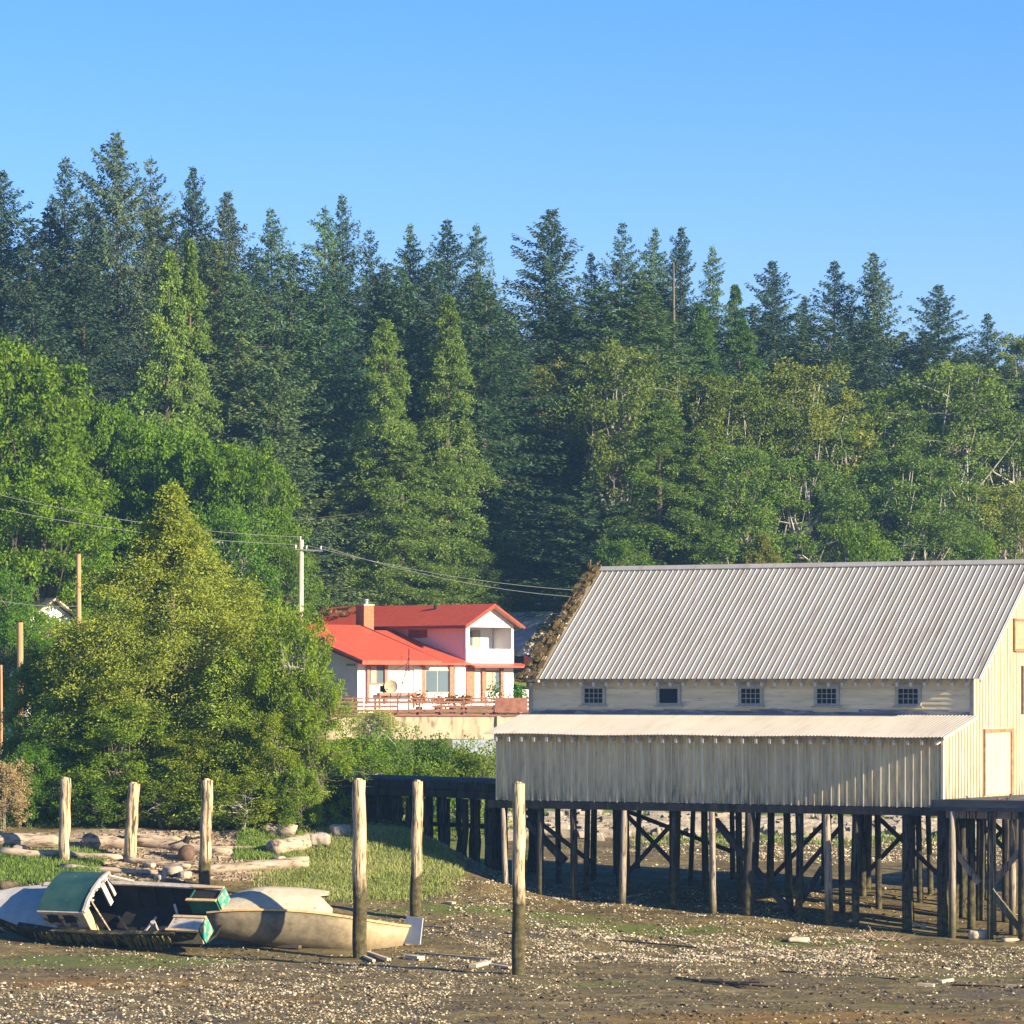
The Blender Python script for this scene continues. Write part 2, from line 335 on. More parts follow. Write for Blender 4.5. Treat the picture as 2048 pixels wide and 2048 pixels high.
wet = .6 * blob(8, 141.5, 8, 1.8) + .6 * blob(17, 136, 7, 2.2) + .8 * blob(0, 158, 5, 1.6) + .9 * blob(10, 152, 8, 1.0) + .7 * blob(-6, 146.5, 5, 1.2) + .7 * blob(-15, 128, 9, 1.6) + .6 * blob(19, 146, 7, 1.2)
grass = np.where(Yv > np.where(Xv < 0, 180, 209), 1.0, 0.0) + 1.2 * blob(-6.4, 171.5, 4.3, 4.5) * (Xv < -1.5) + 1.0 * blob(-20.5, 171, 3.5, 2.2) + .9 * blob(-10.8, 174, 1.6, 1.6) + .8 * blob(15, 203, 9, 4)
forest = (Yv > 308) * 1.0
sand = 1.1 * blob(-15, 174.5, 7, 2.6) + .8 * blob(-10, 170.5, 3, 1.6)
for nm, arr in (('algae', algae), ('ochre', ochre), ('wet', wet), ('grassy', grass), ('forest', forest), ('sand', sand)):
    at = me.attributes.new(nm, 'FLOAT', 'POINT'); at.data.foreach_set('value', np.clip(arr, 0, 1.2).astype(np.float32))
m, n, l, b = newmat('tidal_mud', .75, .35)
base = N_ramp(n, l, N_noise(n, l, .9, coord='Position', detail=8, rough=.7), [(.25, (.062, .048, .018)), (.5, (.17, .132, .05)), (.75, (.32, .255, .105))])
fine = N_noise(n, l, 5, coord='Position', detail=6, rough=.75)
base = N_mix(n, l, 1.0, base, N_ramp(n, l, fine, [(.32, (.42, .42, .42)), (.68, (1.6, 1.56, 1.45))]), 'MULTIPLY')
def att(nm, lo, hi, sc_, st=(1, 1, 1), off=(0, 0, 0)):
    a = n.new('ShaderNodeAttribute'); a.attribute_name = nm
    nz = N_math(n, l, 'MULTIPLY_ADD', N_noise(n, l, sc_, coord='Position', detail=6, stretch=st, rough=.65, off=off), 1.3); nz.node.inputs[2].default_value = -.65
    return N_ramp(n, l, N_math(n, l, 'ADD', a.outputs['Fac'], nz), [(lo, BW[0]), (hi, BW[1])])
wetm = att('wet', .38, .6, .8)
base = N_mix(n, l, att('ochre', .4, .75, .7, off=(5, 0, 0)), base, (.26, .155, .030))
dk = N_ramp(n, l, N_noise(n, l, .35, coord='Position', detail=7, rough=.7, stretch=(.6, 1.4, 1), off=(20, 4, 0)), [(.44, (1, 1, 1)), (.6, (.62, .60, .55))])
base = N_mix(n, l, 1.0, base, dk, 'MULTIPLY')
base = N_mix(n, l, wetm, base, (.12, .098, .052))
base = N_mix(n, l, att('algae', .4, .7, .9, off=(9, 1, 0)), base, N_ramp(n, l, fine, [(.3, (.06, .085, .008)), (.7, (.16, .19, .03))]))
base = N_mix(n, l, att('grassy', .4, .6, 1.2, off=(1, 8, 0)), base, N_ramp(n, l, fine, [(.3, (.09, .11, .025)), (.7, (.20, .21, .06))]))
base = N_mix(n, l, att('sand', .35, .6, 1.0, off=(3, 3, 0)), base, N_ramp(n, l, fine, [(.3, (.20, .15, .09)), (.7, (.42, .34, .23))]))
base = N_mix(n, l, att('forest', .4, .6, .3), base, (.022, .028, .012))
l.new(base, b.inputs['Base Color'])
l.new(N_mix(n, l, wetm, (.85, .85, .85), (.6, .6, .6)), b.inputs['Roughness'])
N_bump(n, l, N_noise(n, l, 3, coord='Position', detail=10, rough=.75), .8, .12, b)
me.materials.append(m)
tag(link('ground', me), kind='structure', label='tidal mudflat rising to a grassy shore and wooded hillside')

# road behind the shore
mb = MB(); rows = []
for x in np.arange(-120, 121, 4): rows.append([(x, 236, G(x, 236) + .03), (x, 242, G(x, 242) + .03)])
mb.sheet(rows, (0, 0, -.3)); tag(mb.build('road', M['asphalt']), kind='structure', label='narrow asphalt road above the shore')

# shells, pebbles on the mud
rng = np.random.default_rng(5)
def scatter_shells():
    P_ = []
    def band(n_, px0, px1, py0, py1, s0, s1, edge=True):
        u = rng.random(n_); v = rng.random(n_)
        px = px0 + (px1 - px0) * u; py = py0 + (py1 - py0) * v
        z0 = .3; Y = F * (HC - z0) / (py - HY)
        for _ in range(4):
            X = (px - CX) / F * Y; z0 = gz(X, Y); Y = F * (HC - z0) / (py - HY)
        X = (px - CX) / F * Y
        cl = np.sin(X * 1.7 + 2 * np.sin(Y * .8)) * np.sin(Y * 1.1 + X * .6) + .5 * np.sin(X * 5 + Y * 2)
        ok = cl + rng.normal(0, .6, n_) > -.15
        s = s0 + (s1 - s0) * rng.random(n_) ** 2
        P_.append(np.stack([X[ok], Y[ok], s[ok]], -1))
    band(9690, -40, 900, 1965, 2050, 0.022, 0.085)
    band(2295, -40, 2090, 1905, 2050, 0.022, 0.072)
    band(3825, 420, 1150, 1925, 1990, 0.022, 0.072)
    band(21216, 900, 1750, 1850, 1925, 0.022, 0.085)
    band(6936, 700, 1300, 1840, 1900, 0.022, 0.076)
    band(7344, 1350, 2090, 1890, 1955, 0.022, 0.076)
    band(10200, 1500, 2090, 1775, 1812, 0.030, 0.102)
    band(6528, 1240, 1500, 1740, 1800, 0.030, 0.085)
    band(2856, 1080, 1500, 1700, 1830, 0.022, 0.068)
    band(1785, 180, 500, 1880, 1960, 0.022, 0.060)
    band(408, 0, 320, 1868, 1900, 0.030, 0.068)
    band(2295, 130, 470, 1690, 1740, 0.045, 0.136)
    band(4896, 1550, 2090, 1690, 1790, 0.030, 0.076)
    return np.concatenate(P_)
def shards(name, S, mat, label, cat, squash=.75):
    n_ = len(S)
    ang = rng.random(n_) * 6.283; tilt = rng.uniform(-.9, .9, n_)
    ca, sa = np.cos(ang), np.sin(ang); ct, st_ = np.cos(tilt), np.sin(tilt)
    loc = np.array([[-1, -.7, 0], [1, -.5, 0], [.8, .8, 0], [-.7, .6, 0], [0, 0, .75]])
    L = loc[None] * .82 * np.array([1, .75, 1]) * (1 + rng.uniform(-.3, .3, (n_, 5, 3))) * S[:, None, 2:3]
    x, y, z = L[..., 0], L[..., 1], L[..., 2]
    y, z = y * ct[:, None] - z * st_[:, None], y * st_[:, None] + z * ct[:, None]
    x, y = x * ca[:, None] - y * sa[:, None], x * sa[:, None] + y * ca[:, None]
    gx = S[:, 0:1] + x; gy = S[:, 1:2] + y; gzz = gz(S[:, 0], S[:, 1])[:, None] + z + S[:, 2:3] * .35
    V5 = np.stack([gx, gy, gzz], -1)
    T = np.stack([V5[:, [0, 1, 4]], V5[:, [1, 2, 4]], V5[:, [2, 3, 4]], V5[:, [3, 0, 4]]], 1)
    me = bpy.data.meshes.new(name); me.vertices.add(n_ * 5); me.vertices.foreach_set('co', V5.reshape(-1).astype(np.float32))
    tri = (np.arange(n_)[:, None, None] * 5 + np.array([[0, 1, 4], [1, 2, 4], [2, 3, 4], [3, 0, 4]])[None]).reshape(-1).astype(np.int32)
    me.loops.add(len(tri)); me.loops.foreach_set('vertex_index', tri); me.polygons.add(len(tri) // 3)
    me.polygons.foreach_set('loop_start', np.arange(0, len(tri), 3, dtype=np.int32)); me.polygons.foreach_set('loop_total', np.full(len(tri) // 3, 3, np.int32))
    me.materials.append(mat); me.update(calc_edges=True)
    tag(link(name, me), label, cat, kind='stuff')
shards('oyster_shells', scatter_shells(), M['shell'], 'pale broken oyster shells scattered over the mudflat', 'shells')
def clods(n_):
    Y = 122 + 52 * rng.random(n_) ** 1.4; X = rng.uniform(-1, 1, n_) * Y * .135
    cl = np.sin(X * 1.1 + Y * .7) + np.sin(Y * 1.9 - X * .5) + rng.normal(0, .9, n_); ok = cl > .1
    return np.stack([X[ok], Y[ok], (.02 + .10 * rng.random(n_) ** 3)[ok]], -1)
M['clod'] = mottled('mud_clods', (.045, .034, .018), (.15, .115, .06), 2, island=.8, bump=0, coord='Position')
shards('mud_clods', clods(26000), M['clod'], 'dark clods of mud and weed lying over the tidal flat', 'mud')
M['cobble'] = mottled('small_cobbles', (.14, .11, .07), (.38, .31, .21), 2, island=.9, bump=0, coord='Position')
shards('shore_gravel', clods(16000) * np.array([1, 1, .8]), M['cobble'], 'grey brown gravel mixed into the tidal flat', 'gravel')

# grass blades
M['blade'] = foliage('marsh_grass', (.15, .19, .045), (.26, .30, .09), (.38, .38, .15), scale=.4, trans=.25, rnd=.3)
M['blade2'] = foliage('beach_grass', (.08, .15, .02), (.15, .23, .045), (.24, .32, .08), scale=.5, trans=.25, rnd=.3)
def grass_patch(name, pts, hmin, hmax, wd, mat, label):
    n_ = len(pts); a = rng.random(n_) * 6.283; h = rng.uniform(hmin, hmax, n_); ln = rng.uniform(-.35, .35, (n_, 2)) * h[:, None]
    dx, dy = np.cos(a) * wd, np.sin(a) * wd; z = gz(pts[:, 0], pts[:, 1]) - .03
    b0 = np.stack([pts[:, 0] - dx, pts[:, 1] - dy, z], -1); b1 = np.stack([pts[:, 0] + dx, pts[:, 1] + dy, z], -1)
    t0 = np.stack([pts[:, 0] + ln[:, 0] + dx * .3, pts[:, 1] + ln[:, 1] + dy * .3, z + h], -1); t1 = t0 - np.stack([dx * .6, dy * .6, 0 * h], -1)
    o = link(name, quads_mesh(name, np.stack([b0, b1, t0, t1], 1), mat)); tag(o, label, 'grass', kind='stuff'); return o
def pts_in(n_, x0, x1, y0, y1, f=None):
    p = np.stack([rng.uniform(x0, x1, n_), rng.uniform(y0, y1, n_)], -1)
    if f is not None: p = p[f(p[:, 0], p[:, 1])]
    return p
def marsh(x, y):
    w_ = rng.normal(0, .7, len(x)); return (((x + 6.4) / 4.0) ** 2 + ((y - 171) / 6) ** 2 < 1 + .42 * w_)
grass_patch('marsh_grass', pts_in(80000, -12, -2, 165, 182, marsh), .07, .24, .018, M['blade'], 'pale green marsh grass sloping down behind the cream hull')
grass_patch('beach_grass', np.concatenate([pts_in(14000, -24, -17.5, 168.5, 173.5), pts_in(9000, -12.0, -9.2, 172, 176), pts_in(9000, -24, -8, 178, 181)]), .08, .26, .022, M['blade2'], 'short green grass on the beach at the left and behind the logs')
grass_patch('bank_grass', np.concatenate([pts_in(6000, -1, 6, 203, 211), pts_in(9000, 6, 30, 196, 214)]), .08, .28, .03, M['blade2'], 'green grass along the foot of the shore bank')

# ------------------------------------------------------------ foliage prototypes
def leaf_quads(c, size, rg, aspect=.55, droop=0.0, outward=None, flat=0):
    n_ = len(c)
    d = rg.normal(size=(n_, 3)); d[:, 2] *= (1 - flat)
    if outward is not None: d = d * .7 + outward
    d[:, 2] -= droop
    d /= np.linalg.norm(d, axis=1, keepdims=True) + 1e-9
    r = rg.normal(size=(n_, 3)); s = np.cross(d, r); s /= np.linalg.norm(s, axis=1, keepdims=True) + 1e-9
    L_ = size * rg.uniform(.6, 1.4, (n_, 1)); W = L_ * aspect * .5
    return np.stack([c, c + d * L_ * .5 + s * W, c + d * L_, c + d * L_ * .5 - s * W], 1)
def sticks(mb, segs, n=5):
    for pts, rs in segs: mb.tube(pts, rs, n=n, cap=False)
def proto_spruce(seed, H, Rm, n_lv, gap=.0, top=.8, leaf=.26, bare=.06, stickm='darkbark', mat='spruce', droop=.25, dens=1.0, twigs=True):
    rg = np.random.default_rng(seed); Q = []; mb = MB(); bow = rg.uniform(-.25, .25, 2); ph = rg.uniform(0, 6.28, 3)
    mb.tube([(0, 0, -1), (bow[0] * .5, bow[1] * .5, H * .5), (bow[0], bow[1], H * .97)], [H * .012, H * .007, .02], n=7)
    nbr = n_lv * 8
    for i in range(nbr):
        if rg.random() < gap: continue
        f = bare + (1 - bare) * ((i + rg.uniform(-3, 3)) / nbr); f = min(max(f, .02), .99); h = f * H; a = i * 2.39996 + rg.normal(0, .35)
        dd = (1 - f) * H
        R_ = Rm * (1 - math.exp(-(.64 - .14 * top) * dd / Rm)) * (1 + .22 * math.sin(a + ph[0] + f * 5) + .16 * math.sin(f * 31 + ph[1]) + .12 * math.sin(2 * a + f * 60 + ph[2]))
        Lb = max(.15, R_ * rg.uniform(.35, 1.3)) + .08
        up = lerp(-.25, .6, f ** 1.6) + rg.uniform(-.15, .15)
        t = np.linspace(0, 1, 6); r = Lb * t; zc = h + Lb * (up * t - droop * t ** 1.5 + .28 * t ** 3)
        bx, by = bow * f
        pts = np.stack([bx + np.cos(a) * r, by + np.sin(a) * r, zc], -1)
        if Lb > 1.5 and i % 3 == 0: mb.tube([tuple(p) for p in pts[[0, 2, 5]]], [.02 + .008 * Lb, .012 + .004 * Lb, .008], n=3, cap=False)
        m_ = max(9, int(Lb * 33 * dens)); tt = rg.uniform(.0, 1.0, m_) ** .75
        wd = .06 + .17 * Lb * np.minimum(tt * 2.5, 1) * (1.02 - tt); lat = rg.uniform(-1, 1, m_) * wd
        cx = np.interp(tt, t, pts[:, 0]) - np.sin(a) * lat; cy = np.interp(tt, t, pts[:, 1]) + np.cos(a) * lat
        cz = np.interp(tt, t, pts[:, 2]) - rg.uniform(0, 1, m_) ** 2 * (.14 + .11 * Lb)
        ow = np.stack([np.cos(a) - np.sin(a) * lat / wd * .8, np.sin(a) + np.cos(a) * lat / wd * .8, np.full(m_, -.35)], -1)
        Q.append(leaf_quads(np.stack([cx, cy, cz], -1), leaf, rg, .40, .15, ow))
    c = np.stack([bow[0] + rg.normal(0, .05, 30), bow[1] + rg.normal(0, .05, 30), H - rg.uniform(0, 1.3, 30)], -1)
    Q.append(leaf_quads(c, .22, rg, .35, -.6))
    return quads_mesh('crown', np.concatenate(Q), M[mat]), mb.mesh('trunk', M[stickm])
def proto_cedar(seed, H, Rm, nb, leaf=.3, per=34, ncl=9, mat='cedar', shape=.75, lump=.25, clump=.5, base=.03, belly=0., stickm='darkbark', rise=-.15, prof=None):
    # boughs that sweep out from the trunk and hang at the tips, each carrying clumps of sprays
    rg = np.random.default_rng(seed); mb = MB(); Cn = []; Ow = []; Sz = []
    mb.tube([(0, 0, -1), (0, 0, H * .5), (0, 0, H * .96)], [H * .018, H * .011, .03], n=8)
    ph = rg.uniform(0, 6.28, 6)
    for i in range(nb):
        f = base + (1 - base) * (1 - rg.random() ** .6) * .99
        if i % 6 == 0: f = 1 - .22 * rg.random() ** 1.3
        a = i * 2.39996 + rg.normal(0, .3)
        pr = (1 - f) ** shape
        if belly: pr = min(pr, .55 + f * 2.2)
        if prof: pr = float(np.interp(f, prof[0], prof[1]))
        Rb = Rm * pr * (1 + lump * .6 * math.sin(3 * a + f * 9 + ph[0]) + lump * .5 * math.sin(5 * a - f * 17 + ph[1]) + lump * rg.normal(0, .5)) + .18
        Rb = max(.15, Rb); z0 = f * H; dr = .30 * rg.uniform(.6, 1.4)
        if Rb > 1.4 and i % 4 == 0: mb.tube([(0, 0, max(.2, z0 - .2 * Rb)), (math.cos(a) * Rb * .5, math.sin(a) * Rb * .5, z0 + .02 * Rb), (math.cos(a) * Rb * .95, math.sin(a) * Rb * .95, z0 - dr * Rb * .6)], [.02 + .012 * Rb, .02 + .006 * Rb, .012], n=3, cap=False)
        k = max(5, int(ncl * min(1.6, .35 + Rb / Rm * 1.3)))
        t = rg.uniform(.3, 1.0, k) ** .7; lat = rg.normal(0, 1, k) * (.10 + .13 * Rb * t)
        x = np.cos(a) * Rb * t - np.sin(a) * lat; y = np.sin(a) * Rb * t + np.cos(a) * lat
        z = z0 + Rb * (rise * t + .25 * t - dr * t ** 2) - .35 * np.abs(lat)
        Cn.append(np.stack([x, y, z], -1)); Ow.append(np.tile([math.cos(a), math.sin(a), 0], (k, 1)))
        Sz.append(clump * (.45 + .55 * min(1, Rb / Rm * 1.5)) * rg.uniform(.65, 1.25, k))
    Cn = np.concatenate(Cn); Ow = np.concatenate(Ow); Sz = np.concatenate(Sz); n_ = len(Cn)
    off = rg.normal(size=(n_, per, 3)) * .5; off[..., 2] = off[..., 2] * .75 - .30 * (off[..., 0] ** 2 + off[..., 1] ** 2)
    c = Cn[:, None] + off * Sz[:, None, None] + np.array([0, 0, -.1])
    ow = (np.repeat(Ow[:, None], per, 1) * .35 + off * np.array([.9, .9, .2])).reshape(-1, 3)
    Q = leaf_quads(c.reshape(-1, 3), leaf, rg, .42, .25, ow)
    return quads_mesh('crown', Q, M[mat]), mb.mesh('trunk', M[stickm])
def proto_broad(seed, H, Rw, nlobes, mat, leaf=.3, per=170, trunk='palebark', bare=.25, lobe=.30, flatness=.62, multi=2, sub=5, fill=.55):
    rg = np.random.default_rng(seed); rnd = random.Random(seed); mb = MB(); Q = []
    stems = []
    for s_ in range(multi):
        a = rnd.uniform(0, 6.28); tip = Vector((math.cos(a) * Rw * .25, math.sin(a) * Rw * .25, H * rnd.uniform(.7, .88)))
        p0 = Vector((math.cos(a) * .15, math.sin(a) * .15, -.5)); mid = p0.lerp(tip, .5) + Vector((rnd.uniform(-.3, .3), rnd.uniform(-.3, .3), 0)) * Rw * .3
        mb.tube([p0, mid, tip], [H * .012, H * .008, H * .003], n=6); stems.append((p0, mid, tip))
    for i in range(nlobes):
        f = rg.random() ** .7; zc = H * (bare + (1 - bare) * f * .93); a = rg.uniform(0, 6.283)
        prof = math.sqrt(max(0.03, 1 - ((f - .38) / .66) ** 2)) if f > .38 else .72 + .28 * f / .38
        r = Rw * prof * (rg.random() ** .45) * .92; c = np.array([math.cos(a) * r, math.sin(a) * r, zc])
        st = stems[i % multi]; t = rnd.uniform(.3, .95); b0 = st[0].lerp(st[1], t * 2) if t < .5 else st[1].lerp(st[2], t * 2 - 1)
        b0.z = min(b0.z, zc - .1)
        bd = Vector(c) - b0; md = b0 + bd * .5 + Vector((rnd.uniform(-.1, .1), rnd.uniform(-.1, .1), -.06)) * bd.length
        mb.tube([b0, md, Vector(c)], [H * .004 + .012 * bd.length, H * .002 + .006 * bd.length, .02], n=4, cap=False)
        ls = lobe * Rw * rg.uniform(.6, 1.25)
        cc = c + rg.normal(size=(sub, 3)) * ls * np.array([.65, .65, .38])
        for q in cc:
            if rg.random() < .15: mb.tube([Vector(c), Vector(c).lerp(Vector(q), .6) + Vector((0, 0, .1)), Vector(q)], [.035, .025, .012], n=3, cap=False)
        for q in cc:
            m_ = int(per / sub * rg.uniform(.7, 1.3)); d = rg.normal(size=(m_, 3)); d /= np.linalg.norm(d, axis=1, keepdims=True)
            rr = ls * fill * rg.random((m_, 1)) ** .4
            p = q + d * rr * np.array([1, 1, flatness]); Q.append(leaf_quads(p, leaf, rg, .6, .1, d * .5, flat=.3))
    return quads_mesh('crown', np.concatenate(Q), M[mat]), mb.mesh('trunk', M[trunk])
M['spruce'] = foliage('spruce_needles', (.032, .058, .036), (.062, .098, .050), (.120, .158, .066), trans=.16, rnd=.25, scale=.25)
M['hemlock'] = foliage('hemlock_needles', (.065, .108, .050), (.11, .165, .070), (.17, .22, .092), trans=.24, rnd=.25, scale=.25)
M['cedar'] = foliage('cedar_sprays', (.078, .125, .026), (.13, .19, .040), (.19, .245, .056), scale=.4, trans=.25, rnd=.28)
M['gold'] = foliage('golden_cedar_sprays', (.13, .175, .024), (.24, .29, .042), (.34, .37, .060), scale=.4, trans=.28, rnd=.25)
M['alder'] = foliage('alder_leaves', (.078, .118, .028), (.145, .185, .042), (.21, .25, .062), scale=.25, trans=.3, rnd=.25)
M['maple'] = foliage('maple_leaves', (.065, .128, .008), (.125, .215, .014), (.21, .31, .026), scale=.3, trans=.34, rnd=.28)
M['shrub'] = foliage('shrub_leaves', (.085, .135, .014), (.155, .22, .024), (.24, .29, .042), scale=.5, trans=.3, rnd=.28)
M['tanbush'] = foliage('dry_leaves', (.20, .155, .07), (.30, .23, .11), (.40, .32, .17), scale=.8, trans=.2, rnd=.3)
PR = {
 'S': [proto_spruce(11, 28, 4.6, 60), proto_spruce(12, 28, 4.2, 56, gap=.1), proto_spruce(13, 28, 5.0, 52, gap=.18, top=.4), proto_spruce(14, 28, 4.3, 62, top=1.3)],
 'B': [proto_spruce(15, 28, 6.2, 58, top=.2, gap=.05, dens=1.1)],
 'H': [proto_spruce(21, 28, 4.2, 60, mat='hemlock', stickm='bark', droop=.4, gap=.05), proto_spruce(22, 28, 4.0, 54, mat='hemlock', stickm='bark', gap=.12, droop=.45)],
 'C': [proto_cedar(31, 26, 4.9, 260, lump=.3, leaf=.23, per=40), proto_cedar(32, 26, 4.6, 240, lump=.4, leaf=.23, per=40), proto_cedar(33, 26, 5.2, 280, shape=.6, lump=.3, leaf=.23, per=40)],
 'A': [proto_broad(41, 20, 6.0, 95, 'alder', leaf=.21, per=440, lobe=.22), proto_broad(42, 20, 5.2, 80, 'alder', leaf=.21, per=440, multi=3, lobe=.21), proto_broad(43, 20, 6.5, 85, 'alder', leaf=.21, per=440, multi=3, bare=.35, flatness=.4, lobe=.24)],
 'M': [proto_broad(51, 20, 7.0, 150, 'maple', leaf=.25, per=420, trunk='bark', bare=.08, lobe=.2), proto_broad(52, 20, 7.0, 140, 'maple', leaf=.25, per=420, trunk='bark', bare=.08, lobe=.22)],
 'G': [proto_cedar(61, 18, 6.3, 520, leaf=.165, per=42, ncl=11, mat='gold', lump=.2, clump=.58, stickm='bark', rise=.12, prof=([0, .3, .53, .68, .8, .9, 1], [.9, 1, .9, .66, .30, .15, .02]))],
 'g': [proto_cedar(62, 10, 3.4, 230, leaf=.16, per=42, ncl=9, mat='gold', shape=.6, lump=.3, clump=.5, stickm='bark', rise=.1)],
 'b': [proto_broad(71, 10, 4.2, 80, 'shrub', leaf=.15, per=420, trunk='bark', bare=.03, lobe=.25, multi=3), proto_broad(72, 10, 3.8, 70, 'shrub', leaf=.15, per=420, trunk='palebark', bare=.05, lobe=.28, multi=4)],
 's': [proto_broad(81, 4, 2.6, 45, 'shrub', leaf=.13, per=300, trunk='bark', bare=.02, lobe=.28, multi=4), proto_broad(82, 4, 2.8, 40, 'shrub', leaf=.13, per=300, trunk='palebark', bare=.02, lobe=.3, multi=4)],
 't': [proto_broad(91, 4, 2.2, 40, 'tanbush', leaf=.11, per=330, trunk='drift', bare=.02, lobe=.3, multi=4)],
}
PH = {'S': 28, 'B': 28, 'H': 28, 'C': 26, 'A': 20, 'M': 20, 'G': 18, 'g': 10, 'b': 10, 's': 4, 't': 4}
PW = {'S': 7.4, 'B': 11.5, 'H': 6.8, 'C': 8.4, 'A': 9.5, 'M': 13.0, 'G': 11.5, 'g': 6.6, 'b': 8.6, 's': 5.6, 't': 4.6}
NAM = {'S': 'spruce_tree', 'B': 'spruce_tree', 'H': 'hemlock_tree', 'C': 'cedar_tree', 'A': 'alder_tree', 'M': 'maple_tree', 'G': 'cedar_tree', 'g': 'cedar_tree', 'b': 'shrub', 's': 'shrub', 't': 'shrub'}
trnd = random.Random(77); cnt = {}
def tree(kind, px, ytop, Y, wpx, label, tint=(1, 1, 1), zb=None, group=None, lean=0):
    if px > 1150 and Y > 285: Y = Y + (18 if Y < 335 else 6)
    if 990 < px < 1150 and Y > 285: Y += 14
    if Y > 270: Y += .6 * max(0, XofPx(px, Y))
    if kind in 'SH' and Y > 285: wpx *= 1.2 if group == SKY else 1.4
    if kind == 'A': wpx *= 1.05; tint = (tint[0] * 1.05, tint[1], tint[2] * .85)
    if kind in 'SHB': tint = tuple(min(c, 1.35) for c in tint)
    X = XofPx(px, Y); zb = G(X, Y) if zb is None else zb; zt = HC - (ytop - HY) / F * Y; h = zt - zb
    i = cnt.get(kind, 0); cnt[kind] = i + 1; cr, tr = PR[kind][i % len(PR[kind])]
    cat = 'shrub' if NAM[kind] == 'shrub' else 'tree'
    t = thing(NAM[kind], label, cat, (X, Y, zb), (R(trnd.uniform(-1.5, 1.5)), R(lean + trnd.uniform(-1.5, 1.5)), trnd.uniform(0, 6.28)), group)
    sxy = wpx * Y / F / PW[kind]; sz = h / PH[kind]; sxy = max(sxy, .55 * sz); t.scale = (sxy, sxy, sz)
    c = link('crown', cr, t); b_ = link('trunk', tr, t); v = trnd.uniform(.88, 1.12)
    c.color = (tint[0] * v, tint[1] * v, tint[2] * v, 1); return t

SKY = 'conifers along the skyline'
